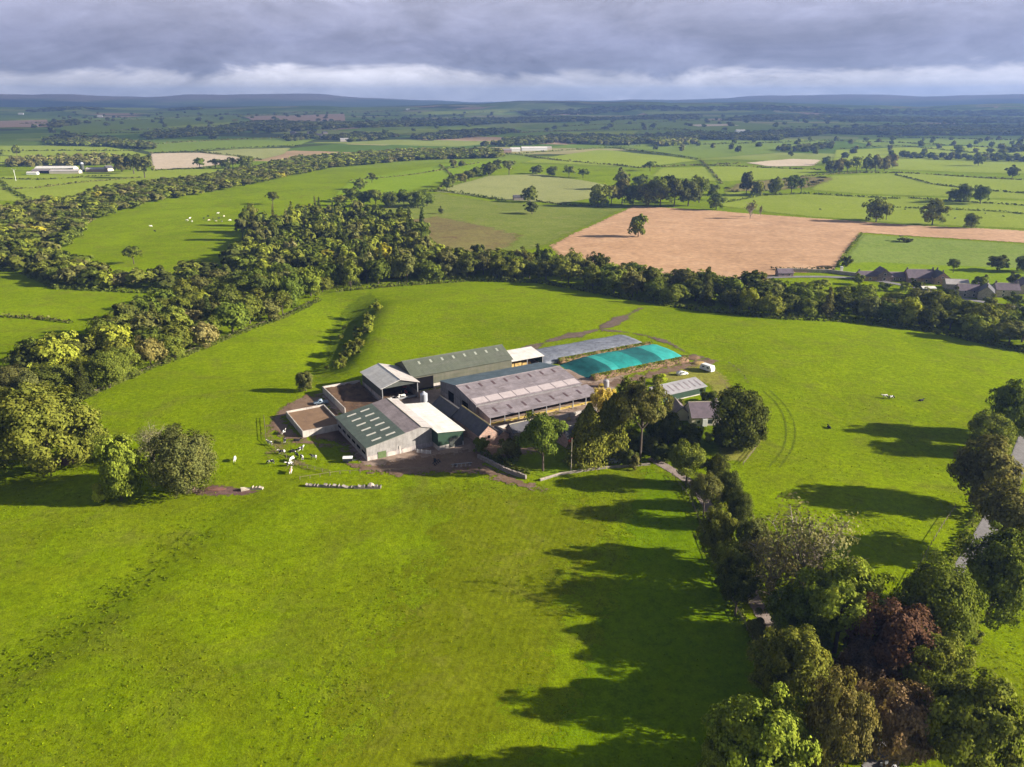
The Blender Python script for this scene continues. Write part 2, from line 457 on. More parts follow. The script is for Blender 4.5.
PROTO = {}
def build_protos():
    lod = {'close': (21000, .0165, 74), 'near': (11000, .0225, 62), 'mid': (2600, .040, 42), 'far': (760, .072, 28)}
    for L, (n, s, cl) in lod.items():
        for k in range(4):
            V, cen = broad_crown(100+k, n, s, cl+6*k+(26 if L == 'close' else 0), rcs=.82 if L == 'close' else 1, smooth=.7 if L in ('close', 'near') else 1.0, gap=.06 if L == 'close' else 0, base=(.15, .02, -.02, .0)[k], low=(-.5, -.85, -.85, -.8)[k], ragged=.25+.06*k)
            PROTO['broad', L, k] = (crown_me(V, 'crown', M['leaf']), wood_mesh('trunk', k, cen, .2, .022, 18 if L in ('near', 'close') else 6))
        for k in range(2):
            V, cen = broad_crown(200+k, n, s*.92, int(cl*1.6), base=-.04, low=-.9, ragged=.14, smooth=1.0)
            PROTO['round', L, k] = (crown_me(V, 'crown', M['leaf']), wood_mesh('trunk', 20+k, cen, .12, .024, 6))
            V, cen = broad_crown(250+k, int(n*.7), s*.95, cl-10, base=.12, ragged=.5, gap=.25)
            PROTO['loose', L, k] = (crown_me(V, 'crown', M['leaf']), wood_mesh('trunk', 30+k, cen, .3, .02, 14))
            V, _ = conifer_crown(300+k, n, s*.95)
            PROTO['conifer', L, k] = (crown_me(V, 'crown', M['leaf']), wood_mesh('trunk', 40+k, None, .1, .016, 0, .95))
            V, _ = column_crown(330+k, n, s*1.1)
            PROTO['column', L, k] = (crown_me(V, 'crown', M['leaf']), wood_mesh('trunk', 44+k, None, .08, .02, 0, .8))
            V, cen = broad_crown(400+k, int(n*.5), s*1.25, 14, base=-.25, ragged=.4, squash=1.2)
            PROTO['shrub', L, k] = (crown_me(V, 'crown', M['leaf']), wood_mesh('trunk', 50+k, cen, .1, .02, 6))
    # open-crowned pine: bare pale bole, crown in the upper two thirds
    V, cen = broad_crown(500, 9000, .0165, 34, base=.30, ragged=.6, gap=.12)
    PROTO['pine', 'near', 0] = (crown_me(V, 'crown', M['leaf']), wood_mesh('trunk', 60, cen, .42, .017, 16, .95))
    # thin willow: pale twigs show through a sparse crown
    for k in range(2):
        V, cen = broad_crown(520+k, 3000, .0145, 56, low=-.7, base=.02, ragged=.55, gap=.1, drop=.12)
        rng = random.Random(k); bm = B()
        tube(bm, (0, 0, -.03), (.02, 0, .2), .024, .02, 6, False)
        for c in cen:
            s = Vector((.02, 0, rng.uniform(.12, .3))); e = Vector(c)*1.0; e.z = max(e.z, .15); m = s.lerp(e, .55)+Vector((rng.uniform(-.04, .04), rng.uniform(-.04, .04), rng.uniform(.0, .06)))
            tube(bm, s, m, .010, .006, 5, False); tube(bm, m, e, .006, .002, 4)
            for _ in range(7):
                f = rng.uniform(.2, 1); b0 = m.lerp(e, f); e2 = b0+Vector((rng.uniform(-.12, .12), rng.uniform(-.12, .12), rng.uniform(-.04, .1))); tube(bm, b0, e2, .0022, .0008, 3, False)
        me = bpy.data.meshes.new('trunk'); bm.to_mesh(me); bm.free(); me.materials.append(M['palebark'])
        PROTO['willow', 'near', k] = (crown_me(V, 'crown', M['leaf']), me)
    # dead / thin tree for the stubble field
    bm = B(); rng = random.Random(5); tube(bm, (0, 0, -.03), (0, 0, .5), .025, .015, 5)
    for _ in range(46):
        z = rng.uniform(.15, .6); a = rng.uniform(0, 6.3); r = rng.uniform(.12, .45); e = Vector((math.cos(a)*r, math.sin(a)*r, z+rng.uniform(.1, .4))); s = Vector((0, 0, z))
        tube(bm, s, e, .012, .003, 4)
        for _ in range(3):
            b0 = s.lerp(e, rng.uniform(.4, .9)); tube(bm, b0, b0+Vector((rng.uniform(-.1, .1), rng.uniform(-.1, .1), rng.uniform(0, .15))), .006, .002, 3)
    me = bpy.data.meshes.new('trunk'); bm.to_mesh(me); bm.free(); me.materials.append(M['palebark'])
    V, cen = broad_crown(560, 160, .06, 14, base=.2, ragged=.6, gap=.2)
    PROTO['bare', 'far', 0] = (crown_me(V, 'crown', M['leaf']), me)

TONE0 = {  # leaf reflectance
 'dark': (.032, .041, .012), 'green': (.046, .063, .013), 'olive': (.058, .071, .016), 'light': (.085, .105, .018),
 'lime': (.135, .165, .016), 'yellow': (.125, .125, .018), 'rust': (.064, .064, .028), 'copper': (.042, .025, .022),
 'plum': (.040, .032, .034), 'brown': (.082, .066, .048), 'grey': (.078, .080, .042), 'blue': (.030, .042, .016), 'gold': (.20, .185, .055), 'dull': (.051, .057, .023)}
TONE = {k: (v[0]*2.65, v[1]*2.4, v[2]*1.65) for k, v in TONE0.items()}
def px_size(x, y, z, px_w, top):
    """crown width and height in metres of a tree standing at x,y,z that spans px_w and reaches up to row top"""
    _, _, dep = proj(x, y, z); w = px_w*dep/F
    lo, hi = .3, 60.0
    for _ in range(40):
        m = (lo+hi)/2
        if proj(x, y, z+m)[1] > top: lo = m
        else: hi = m
    return w, hi
def put_tree(kind, name, label, cat, x, y, w, ht, tone, group=None, var=None, jit=.12, lod=None):
    z = hz(x, y); d = math.hypot(x, y)
    L = lod or ('close' if d < 185 or (w > 19 and d < 330) else 'near' if d < 330 else 'mid' if d < 640 else 'far')
    ks = [k for k in PROTO if k[0] == kind and k[1] == L] or [k for k in PROTO if k[0] == kind]
    key = ks[(var if var is not None else random.randrange(99)) % len(ks)]
    cm, tm = PROTO[key]
    root = thing(name, label, cat, (x, y, z), random.uniform(0, 6.28), group, (w, w, ht))
    t = link_mesh('trunk', tm, root); c = link_mesh('crown', cm, root)
    k = 1+random.uniform(-jit, jit); tn = TONE[tone]
    c.color = (tn[0]*k*random.uniform(.92, 1.08), tn[1]*k, tn[2]*k, 1)
    return root
def tree_px(kind, name, cat, label, bx, by, top, pw, tone, group=None, var=None, lod=None):
    x, y = at(bx, by); w, ht = px_size(x, y, hz(x, y), pw, top)
    return put_tree(kind, name, label, cat, x, y, w, ht, tone, group, var, .06, lod)

def inside(p, poly):
    c = False; j = len(poly)-1
    for i in range(len(poly)):
        a, b = poly[i], poly[j]
        if (a[1] > p[1]) != (b[1] > p[1]) and p[0] < (b[0]-a[0])*(p[1]-a[1])/(b[1]-a[1])+a[0]: c = not c
        j = i
    return c
def fill(poly, sp, keep=None, tries=14):
    """blue-noise points in a world polygon"""
    xs = [p[0] for p in poly]; ys = [p[1] for p in poly]; g = {}; out = []
    n = int((max(xs)-min(xs))*(max(ys)-min(ys))/(sp*sp)*tries*.5)
    for _ in range(n):
        p = (random.uniform(min(xs), max(xs)), random.uniform(min(ys), max(ys)))
        if not inside(p, poly): continue
        k = (int(p[0]//sp), int(p[1]//sp)); ok = True
        for i in (-1, 0, 1):
            for j in (-1, 0, 1):
                for q in g.get((k[0]+i, k[1]+j), ()):
                    if (q[0]-p[0])**2+(q[1]-p[1])**2 < sp*sp: ok = False
        if ok: g.setdefault(k, []).append(p); out.append(p)
    return out

LOW = {}
def low_crown(seed, n, size):
    if (seed, n) not in LOW: LOW[seed, n] = broad_crown(700+seed, n, size, 26, base=.0, low=-.8, ragged=.16, smooth=1.1)[0]
    return LOW[seed, n]
def mass(name, items, kind='stuff', label=None, cat=None, n=110, size=.19):
    """many far crowns in ONE mesh: items = (x, y, w, ht, tone)"""
    Vs, Ts = [], []
    for (x, y, w, ht, tone) in items:
        d = math.hypot(x, y); nn, ss = (n, size) if d < 1500 else (46, .30) if d < 3200 else (22, .42)
        V = low_crown(random.randrange(5), nn, ss); a = random.uniform(0, 6.28); c, s = math.cos(a), math.sin(a)
        W = np.stack([(V[:, 0]*c-V[:, 1]*s)*w+x, (V[:, 0]*s+V[:, 1]*c)*w+y, V[:, 2]*ht+hz(x, y)-.3], 1)
        t = np.array(TONE[tone])*random.uniform(.85, 1.15)
        Vs.append(W); Ts.append(np.repeat(t[None], len(V), 0))
    V = np.concatenate(Vs); T = np.concatenate(Ts)
    me = np_mesh(name, V, np.arange(len(V)).reshape(-1, 4), M['leaf_mass'], T)
    return tag(link_mesh(name, me), label, cat, None, kind)

def hedge(label, pts, wid, ht, tone='green', group=None, card=.5, dens_=1.0, name='hedge', cat='hedge', wob=.25, far=False):
    """a hedgerow as one mesh of leaf clumps along a world polyline"""
    rng = np.random.default_rng(int(abs(pts[0][0]*7+pts[0][1]*3)) % 99991)
    seg = [(a, b, math.hypot(b[0]-a[0], b[1]-a[1])) for a, b in zip(pts, pts[1:])]; L = sum(s[2] for s in seg)
    n = int(L*(wid+2*ht)/(card*card)*.55*dens_); n = min(n, 9000)
    P, Q = [], []
    for a, b, l in seg:
        k = max(2, int(n*l/L)); t = rng.uniform(0, 1, k); ux, uy = (b[0]-a[0])/l, (b[1]-a[1])/l
        s = t*l; m = 1+wob*np.sin(s*.41+rng.uniform(0, 6))*np.sin(s*.17+1)+wob*.6*np.sin(s*1.3)
        th = rng.uniform(-.25, math.pi+.25, k); ox = np.cos(th)*wid*.5*m*rng.uniform(.7, 1.05, k); oz = np.clip(np.sin(th), 0, 1)*ht*m*rng.uniform(.45, 1.05, k)
        x = a[0]+ux*s-uy*ox; y = a[1]+uy*s+ux*ox
        P.append(np.stack([x, y, h(x, y)+oz], 1)); Q.append(unit(np.stack([-uy*np.cos(th), ux*np.cos(th), np.sin(th)+.2], 1)+rng.normal(0, .45, (k, 3))))
    P = np.concatenate(P); o = P.mean(0); o[2] = hz(o[0], o[1])
    V = cards(P-o, np.concatenate(Q), card, rng, .75)
    ob = link_mesh(name, np_mesh(name, V, np.arange(len(V)).reshape(-1, 4), M['leaf'])); ob.location = o
    t = TONE[tone]; ob.color = (t[0], t[1], t[2], 1)
    return tag(ob, label, cat, group)
# ------------------------------------------------------------------ farm frame: u runs up-right, v up-left in the photo
FO = (-42.2, 210.8); FA = D2R(30); FU = (math.cos(FA), math.sin(FA)); FV = (-math.sin(FA), math.cos(FA))
def L(u, v): return FO[0]+u*FU[0]+v*FV[0], FO[1]+u*FU[1]+v*FV[1]

def roof_slab(bm, x0, x1, a, b, th=.12):
    (y0, z0), (y1, z1) = a, b; l = math.hypot(y1-y0, z1-z0); ny, nz = -(z1-z0)/l, (y1-y0)/l
    prism(bm, [(x0, y0, z0), (x0, y1, z1), (x0, y1+ny*th, z1+nz*th), (x0, y0+ny*th, z0+nz*th)], (x1-x0, 0, 0))
    return bm

def shed(name, label, cat, u0, u1, v0, v1, axis, prof, roofs, wall, base, base_h=1.5, open_='', posts=5.0, lights=(), over=.35, dz=0.0, lightmat='rooflight', gable_cover=None, group=None, ridge=None, half=()):
    """farm shed; prof = roof outline across the span as (fraction, height); axis = direction of the ridge"""
    if axis == 'u': X, W = u1-u0, v1-v0; o = L(u0, v0); rz = FA
    else: X, W = v1-v0, u1-u0; o = L(u1, v0); rz = FA+math.pi/2
    c = L((u0+u1)/2, (v0+v1)/2); z = hz(*c)+dz
    r = thing(name, label, cat, (o[0], o[1], z), rz, group)
    P = [(f*W, zz) for f, zz in prof]
    slope0 = (P[1][1]-P[0][1])/(P[1][0]-P[0][0]); slopeN = (P[-1][1]-P[-2][1])/(P[-1][0]-P[-2][0])
    R = [(P[0][0]-over, P[0][1]-slope0*over)]+P[1:-1]+[(P[-1][0]+over, P[-1][1]+slopeN*over)]
    roof_objs = []
    for i, (a, b) in enumerate(zip(R, R[1:])):
        m = roofs[i]
        roof_objs.append(obj('roof', roof_slab(B(), -over, X+over, a, b), M[m], r))
    if ridge:
        k = max(range(len(R)), key=lambda i: R[i][1]); bm = B(); y, zz = R[k]
        prism(bm, [(-over-.03, y-.28, zz+.02), (-over-.03, y, zz+.24), (-over-.03, y+.28, zz+.02)], (X+2*over+.06, 0, 0)); obj('ridge_cap', bm, M[ridge], r)
    wb, bb = B(), B(); t = .14
    def zat(y):
        for a, b in zip(P, P[1:]):
            if a[0] <= y <= b[0]+1e-6: return a[1]+(b[1]-a[1])*(y-a[0])/(b[0]-a[0])
        return P[-1][1]
    # long walls
    for side, y, zt in (('y0', 0, P[0][1]), ('y1', W-t, P[-1][1])):
        if side in open_: continue
        h0 = base_h
        if zt-.05 > h0: box(wb, 0, X, y, y+t, h0, zt-.02)
        box(bb, -.02, X+.02, y-.04, y+t+.04, -1.5, min(h0, zt-.06))
    # ends
    for side, x in (('x0', 0), ('x1', X-t)):
        if side in open_:
            ev = min(P[0][1], P[-1][1])-.35
            pts = [(x, .2, ev)]+[(x, y, zz-.03) for y, zz in P if True and 0 < y < W]
            pts = [(x, .02, ev), (x, .02, P[0][1]-.03)]+[(x, y, zz-.03) for y, zz in P[1:-1]]+[(x, W-.02, P[-1][1]-.03), (x, W-.02, ev)]
            prism(wb, pts, (t, 0, 0)); continue
        lo = base_h
        pts = [(x, t, lo), (x, t, P[0][1]-.03)]+[(x, y, zz-.03) for y, zz in P[1:-1]]+[(x, W-t, P[-1][1]-.03), (x, W-t, lo)]
        if min(P[0][1], P[-1][1]) > lo+.1: prism(wb, pts, (t, 0, 0))
        box(bb, x-.04, x+t+.04, .06, W-.06, -1.5, lo-.004)
    if len(wb.verts): obj('wall', wb, M[wall], r)
    else: wb.free()
    if len(bb.verts): obj('base_wall', bb, M[base], r)
    else: bb.free()
    # posts of the open sides
    k = 0
    for side in ('y0', 'y1'):
        if side in open_:
            y = .15 if side == 'y0' else W-.15; zt = P[0][1] if side == 'y0' else P[-1][1]; n = max(2, int(X/posts))
            for i in range(n+1):
                x = .12+(X-.24)*i/n; obj('post', box(B(), x-.11, x+.11, y-.11, y+.11, -1, zt-.06), M['steel'], r)
    for side in ('x0', 'x1'):
        if side in open_:
            x = .12 if side == 'x0' else X-.12
            for y in (.13, W-.13): obj('post', box(B(), x-.14, x+.14, y-.13, y+.13, -1, zat(y)-.08), M['steel'], r)
    for (si, xc, f0, f1, w) in lights:
        a, b = R[si], R[si+1]; l = math.hypot(b[0]-a[0], b[1]-a[1]); ny, nz = -(b[1]-a[1])/l, (b[0]-a[0])/l
        p = [(a[0]+(b[0]-a[0])*f+ny*.11, a[1]+(b[1]-a[1])*f+nz*.11) for f in (f0, f1)]
        obj('rooflight', roof_slab(B(), xc-w/2, xc+w/2, p[0], p[1], .05), M[lightmat], roof_objs[si])
    r['_X'] = X; r['_W'] = W
    return r

def shed_door(r, face, pos, w, hgt, mat, z0=0.0, name='door', th=.08):
    """door or opening panel set proud of a wall: face x0/x1/y0/y1, pos along it"""
    X, W = r['_X'], r['_W']; bm = B()
    if face == 'x0': box(bm, -.06-th, -.05, pos-w/2, pos+w/2, z0, z0+hgt)
    elif face == 'x1': box(bm, X+.05, X+.06+th, pos-w/2, pos+w/2, z0, z0+hgt)
    elif face == 'y0': box(bm, pos-w/2, pos+w/2, -.06-th, -.05, z0, z0+hgt)
    else: box(bm, pos-w/2, pos+w/2, W+.05, W+.06+th, z0, z0+hgt)
    return obj(name, bm, M[mat], r)

def house(name, label, cat, x, y, rz, Lx, W, eave, ridge, wall, roof, wins=(), chim=(), over=.3, group=None, gablewin=(), dz=0.0, doors=()):
    """pitched-roof house, ridge along local X, front at local -Y"""
    r = thing(name, label, cat, (x, y, hz(x, y)+dz), rz, group); hx, hy = Lx/2, W/2
    bm = B(); prism(bm, [(-hx, -hy, -1.5), (-hx, -hy, eave), (-hx, 0, ridge-.02), (-hx, hy, eave), (-hx, hy, -1.5)], (Lx, 0, 0))
    wl = obj('wall', bm, M[wall], r)
    bm = B(); sl = (ridge-eave)/hy
    roof_slab(bm, -hx-over, hx+over, (-hy-over, eave-sl*over), (0, ridge), .14); roof_slab(bm, -hx-over, hx+over, (0, ridge), (hy+over, eave-sl*over), .14)
    ro = obj('roof', bm, M[roof], r)
    obj('ridge_tiles', prism(B(), [(-hx-over-.02, -.2, ridge+.1), (-hx-over-.02, 0, ridge+.27), (-hx-over-.02, .2, ridge+.1)], (Lx+2*over+.04, 0, 0)), M['ridge_stone'], ro)
    for cx, cy, ch in chim:
        zb = ridge-abs(cy)*sl; bm = box(B(), cx-.4, cx+.4, cy-.3, cy+.3, zb-.5, zb+ch)
        box(bm, cx-.46, cx+.46, cy-.36, cy+.36, zb+ch, zb+ch+.12)
        for k in (-.2, .2): lathe(bm, [(.11, zb+ch+.12), (.09, zb+ch+.5)], 8, cx+k, cy)
        obj('chimney', bm, M['stone_grey'], ro)
    def window(face, a, z, w, hh):
        if face in ('f', 'b'):
            s = -1 if face == 'f' else 1; y0 = s*hy
            fr = box(B(), a-w/2-.1, a+w/2+.1, min(y0, y0+s*.06), max(y0, y0+s*.06), z-.1, z+hh+.1); pn = box(B(), a-w/2, a+w/2, min(y0+s*.05, y0+s*.075), max(y0+s*.05, y0+s*.075), z, z+hh)
        else:
            s = -1 if face == 'l' else 1; x0 = s*hx
            fr = box(B(), min(x0, x0+s*.06), max(x0, x0+s*.06), a-w/2-.1, a+w/2+.1, z-.1, z+hh+.1); pn = box(B(), min(x0+s*.05, x0+s*.075), max(x0+s*.05, x0+s*.075), a-w/2, a+w/2, z, z+hh)
        f = obj('window', fr, M['white_paint'], r); obj('pane', pn, M['glass'], f)
    for wdef in wins: window(*wdef)
    for (a, w, hh, mt) in doors: obj('door', box(B(), a-w/2, a+w/2, -hy-.07, -hy, 0, hh), M[mt], r)
    return r

def fence(label, pts, ht=1.1, rails=2, step=2.6, mat='timber', group=None, name='fence', rail_t=.05, post_t=.07, rail_mat=None):
    o = pts[0]; r = thing(name, label, 'fence', (o[0], o[1], hz(*o)), 0, group); z0 = hz(*o); bm = B(); cnt = 0
    for a, b in zip(pts, pts[1:]):
        l = math.hypot(b[0]-a[0], b[1]-a[1]); n = max(1, int(l/step))
        for i in range(n+1 if (a, b) == (pts[-2], pts[-1]) else n):
            x, y = a[0]+(b[0]-a[0])*i/n, a[1]+(b[1]-a[1])*i/n; z = hz(x, y)-z0
            if cnt < 100: obj('post', box(B(), x-o[0]-post_t, x-o[0]+post_t, y-o[1]-post_t, y-o[1]+post_t, z-.4, z+ht), M[mat], r)
            cnt += 1
        for i in range(n):
            p = [a[0]+(b[0]-a[0])*i/n, a[1]+(b[1]-a[1])*i/n]; q = [a[0]+(b[0]-a[0])*(i+1)/n, a[1]+(b[1]-a[1])*(i+1)/n]
            for k in range(rails):
                f = ht*(.9-.45*k*2/max(1, rails)*.9); zp, zq = hz(*p)-z0+f, hz(*q)-z0+f
                nx, ny = -(q[1]-p[1])/l*n*.03, (q[0]-p[0])/l*n*.03
                prism(bm, [(p[0]-o[0]+nx*2, p[1]-o[1]+ny*2, zp), (q[0]-o[0]+nx*2, q[1]-o[1]+ny*2, zq), (q[0]-o[0]+nx*2, q[1]-o[1]+ny*2, zq+rail_t*2), (p[0]-o[0]+nx*2, p[1]-o[1]+ny*2, zp+rail_t*2)], (nx, ny, 0))
    obj('rails', bm, M[rail_mat or mat], r); return r

def wall_line(name, label, cat, pts, wid, ht, mat, group=None, coping=None, jag=0.0):
    o = pts[0]; z0 = hz(*o); r = thing(name, label, cat, (o[0], o[1], z0), 0, group); bm = B(); cb = B()
    for a, b in zip(pts, pts[1:]):
        l = math.hypot(b[0]-a[0], b[1]-a[1]); n = max(1, int(l/(.8 if jag else 2.5))); ux, uy = (b[0]-a[0])/l, (b[1]-a[1])/l; px_, py_ = -uy*wid/2, ux*wid/2
        for i in range(n):
            p = (a[0]+ux*l*i/n-o[0], a[1]+uy*l*i/n-o[1]); q = (a[0]+ux*l*(i+1)/n-o[0], a[1]+uy*l*(i+1)/n-o[1])
            zp, zq = hz(p[0]+o[0], p[1]+o[1])-z0, hz(q[0]+o[0], q[1]+o[1])-z0; hp, hq = ht+random.uniform(-jag, jag), ht+random.uniform(-jag, jag)
            prism(bm, [(p[0]+px_, p[1]+py_, zp-.5), (q[0]+px_, q[1]+py_, zq-.5), (q[0]+px_, q[1]+py_, zq+hq), (p[0]+px_, p[1]+py_, zp+hp)], (-2*px_, -2*py_, 0))
            if coping: prism(cb, [(p[0]+px_*1.2, p[1]+py_*1.2, zp+hp+.003), (q[0]+px_*1.2, q[1]+py_*1.2, zq+hq+.003), (q[0]+px_*1.2, q[1]+py_*1.2, zq+hq+.12), (p[0]+px_*1.2, p[1]+py_*1.2, zp+hp+.12)], (-2.4*px_, -2.4*py_, 0))
    obj('wall_body', bm, M[mat], r)
    if coping: obj('coping', cb, M[coping], r)
    else: cb.free()
    return r

# ------------------------------------------------------------------ cattle, vehicles
def skin_mesh(name, verts, edges, radii, mat, sub=2, root=0):
    me = bpy.data.meshes.new(name+'_base'); me.from_pydata([v for v in verts], edges, [])
    o = bpy.data.objects.new('tmp', me); COL.objects.link(o)
    s = o.modifiers.new('s', 'SKIN'); sd = o.modifiers.new('d', 'SUBSURF'); sd.levels = sub; sd.render_levels = sub
    for i, r in enumerate(radii):
        v = me.skin_vertices[0].data[i]; v.radius = (r, r) if not hasattr(r, '__len__') else r; v.use_root = (i == root)
    bpy.context.view_layer.update(); dg = bpy.context.evaluated_depsgraph_get()
    nm = bpy.data.meshes.new_from_object(o.evaluated_get(dg)); nm.name = name
    bpy.data.objects.remove(o); bpy.data.meshes.remove(me); nm.materials.clear(); nm.materials.append(mat)
    nm.polygons.foreach_set('use_smooth', [True]*len(nm.polygons)); return nm
def cow_mesh(name, mat, pose='stand'):
    V = [(0, 0, 1.02), (.45, 0, 1.0), (-.45, 0, 1.05), (-.82, 0, 1.12), (.78, 0, 1.08)]; R = [.37, .36, .36, .26, .27]
    E_ = [(0, 1), (0, 2), (2, 3), (1, 4)]
    def add(p, r, par): V.append(p); R.append(r); E_.append((par, len(V)-1)); return len(V)-1
    if pose == 'graze':
        a = add((1.08, 0, .86), .17, 4); b = add((1.32, 0, .45), .13, a); c = add((1.42, 0, .2), .09, b)
        for s in (-1, 1): add((1.24, .22*s, .55), .035, b)
    else:
        a = add((1.08, 0, 1.26), .18, 4); b = add((1.34, 0, 1.42), .14, a); c = add((1.62, 0, 1.26), .085, b)
        for s in (-1, 1): add((1.32, .25*s, 1.44), .035, b)
    for s in (-1, 1):
        fx = .06*s
        k = add((.62+fx, .2*s, .72), .13, 1); k = add((.64+fx*2, .2*s, .38), .07, k); add((.64+fx*1.5, .2*s, .03), .06, k)
        k = add((-.72-fx, .2*s, .76), .17, 2); k = add((-.88-fx*2, .2*s, .42), .075, k); add((-.80-fx*2, .2*s, .03), .06, k)
    t = add((-1.02, 0, 1.08), .045, 3); t = add((-1.08, 0, .75), .03, t); add((-1.08, 0, .45), .05, t)
    add((-.35, 0, .62), .14, 2)
    if pose == 'lie':
        V = [(x, y*(1.9 if z < .8 and abs(y) > .1 else 1), (z-.62 if z > .8 else .1)) for x, y, z in V]
        V = [(x, y, max(.08, z)) for x, y, z in V]
    return skin_mesh(name, V, E_, R, mat)
def hide_mat(name, white, seed, tan=None):
    m, n, out = new_mat(name); p = n.new('ShaderNodeTexCoord').outputs['Object']; oi = n.new('ShaderNodeObjectInfo').outputs['Random']
    c = n.new('ShaderNodeVectorMath', operation='ADD'); n.link(p, c.inputs[0]); cc = n.new('ShaderNodeCombineXYZ'); n.link(n.math('MULTIPLY', oi, 37.0), cc.inputs[0]); n.link(cc.outputs[0], c.inputs[1])
    z = n.noise(c.outputs[0], 1.7, 1, .4)
    f = n.mapr(z, white-.015, white+.015, 0, 1)
    n.link(bsdf(n, n.mix(f, (.78, .74, .68), tan or (.012, .011, .012)), .75), out.inputs[0]); return m

def car(label, x, y, rz, paint, body='hatch', cat='car', name='parked_car', group=None):
    r = thing(name, label, cat, (x, y, hz(x, y)), rz, group)
    if body == 'hatch': Lh, Wd, prof = 2.05, .86, [(-2.05, .35), (-2.05, .95), (-1.8, 1.42), (-.2, 1.5), (.45, 1.38), (1.05, .98), (1.9, .82), (2.05, .6), (2.05, .35)]
    elif body == 'estate': Lh, Wd, prof = 2.25, .9, [(-2.25, .38), (-2.25, 1.0), (-2.05, 1.52), (-.1, 1.62), (.55, 1.5), (1.15, 1.05), (2.1, .92), (2.25, .62), (2.25, .38)]
    else: Lh, Wd, prof = 2.5, .95, [(-2.5, .42), (-2.5, 1.05), (-.55, 1.05), (-.45, 1.72), (.55, 1.74), (1.15, 1.12), (2.3, 1.02), (2.5, .7), (2.5, .42)]
    secs = []
    for yy, k in ((-Wd, .86), (-Wd*.97, .96), (-Wd*.72, 1.0), (0, 1.015), (Wd*.72, 1.0), (Wd*.97, .96), (Wd, .86)):
        secs.append([(px*(.97+.03*k), yy if z < 1.0 else yy*.86, .35+(z-.35)*k) for px, z in prof])
    obj('body', loft(B(), secs), M[paint], r, True)
    w1, w2 = (-1.95, .95) if body != 'pickup' else (-.5, 1.0)
    top = 1.40 if body == 'hatch' else 1.52 if body == 'estate' else 1.66
    for s in (-1, 1):
        yy = s*(Wd*.9); bm = B(); prism(bm, [(w1+.25, yy, 1.0), (w2-.05, yy, 1.0), (w2-.6, yy*.965, top-.06), (w1+.45, yy*.965, top-.06)], (0, s*.03, 0)); obj('side_window', bm, M['glass'], r)
    bm = B(); f0, f1 = (w2+.1, w2-.55); prism(bm, [(f0+.02, -Wd*.74, 1.04), (f0+.02, Wd*.74, 1.04), (f1+.03, Wd*.66, top), (f1+.03, -Wd*.66, top)], (.05, 0, .05)); obj('windscreen', bm, M['glass'], r)
    for sx in (-.62, .62):
        for s in (-1, 1):
            w = obj('wheel', lathe(B(), [(.18, -.1), (.33, -.09), (.33, .09), (.18, .1)], 14), M['rubber'], r); w.location = (Lh*sx, s*(Wd-.08), .33); w.rotation_euler = (math.pi/2, 0, 0)
            hb = obj('rim', lathe(B(), [(.19, -.115), (.19, .115)], 10), M['steel'], w)
    for s in (-1, 1):
        obj('headlight', box(B(), Lh-.06, Lh+.015, s*Wd*.62-.16, s*Wd*.62+.16, .62, .74), M['white_paint'], r)
    return r
HAZE, SKYK, SUNP, EXPO = 8e-5, .45, 4.95, 1.47
# ------------------------------------------------------------------ materials
M = {}
M['leaf'] = leaf_mat('leaf'); M['leaf_mass'] = leaf_mat('leaf_mass', True)
M['bark'] = solid_mat('bark', (.10, .075, .055), .4, .9, 3)
M['palebark'] = solid_mat('pale_bark', (.30, .25, .19), .3, .9, 3)
G1, G2, G3 = (.130, .184, .001), (.172, .238, .001), (.202, .258, .002)
M['timber'] = solid_mat('timber', (.24, .19, .13), .3, .85, 4)
M['steel'] = solid_mat('steel', (.34, .34, .35), .15, .5, 2, metal=.4)
M['white_paint'] = solid_mat('white_paint', (.72, .71, .68), .08, .5, 1)
M['glass'] = solid_mat('glass', (.02, .025, .03), .1, .08, 1, spec=.8, bump=0)
M['rubber'] = solid_mat('rubber', (.02, .02, .021), .2, .8, 3)
M['silver'] = solid_mat('silver_paint', (.50, .52, .54), .06, .3, 1, spec=.6, metal=.3, bump=0)
M['car_white'] = solid_mat('car_white', (.75, .75, .73), .05, .3, 1, spec=.6, bump=0)
M['car_dark'] = solid_mat('car_dark', (.03, .035, .045), .1, .25, 1, spec=.6, bump=0)
M['car_blue'] = solid_mat('car_blue', (.30, .38, .46), .08, .3, 1, spec=.6, bump=0)
rust = ((.20, .12, .08), .7, .75, (.35, 2.2, 1))
grime = ((.10, .095, .085), .5, .65, (.35, 2.0, 1))
M['roof_green'] = solid_mat('roof_green', (.115, .145, .112), .18, .55, .5, corr=('X', .6, .25), stain=grime)
M['roof_pinkgrey'] = solid_mat('roof_pinkgrey', (.31, .255, .25), .22, .8, .35, corr=('X', .55, .35), stain=((.15, .115, .11), .6, .75, (.5, 1.5, 1)))
M['roof_lilac'] = solid_mat('roof_lilac', (.265, .225, .235), .26, .8, .35, corr=('X', .55, .35), stain=((.12, .09, .08), .5, .85, (.5, 1.5, 1)))
M['roof_bluegrey'] = solid_mat('roof_bluegrey', (.085, .125, .145), .3, .6, .4, corr=('X', .55, .3), stain=((.20, .22, .24), .5, .8, (.4, 1.2, 1)))
M['roof_white'] = solid_mat('roof_white', (.72, .68, .61), .1, .6, .3, corr=('X', .55, .12), stain=((.42, .36, .30), .45, .5, (.3, 1.5, 1)))
M['roof_cream'] = solid_mat('roof_cream', (.50, .455, .42), .14, .65, .3, corr=('X', .6, .22), stain=((.33, .27, .24), .5, .7, (.3, 1.5, 1)))
M['roof_olive'] = solid_mat('roof_olive', (.105, .115, .082), .14, .6, .25, corr=('X', .6, .22), stain=((.17, .165, .14), .35, .6, (.25, 1.6, 1)))
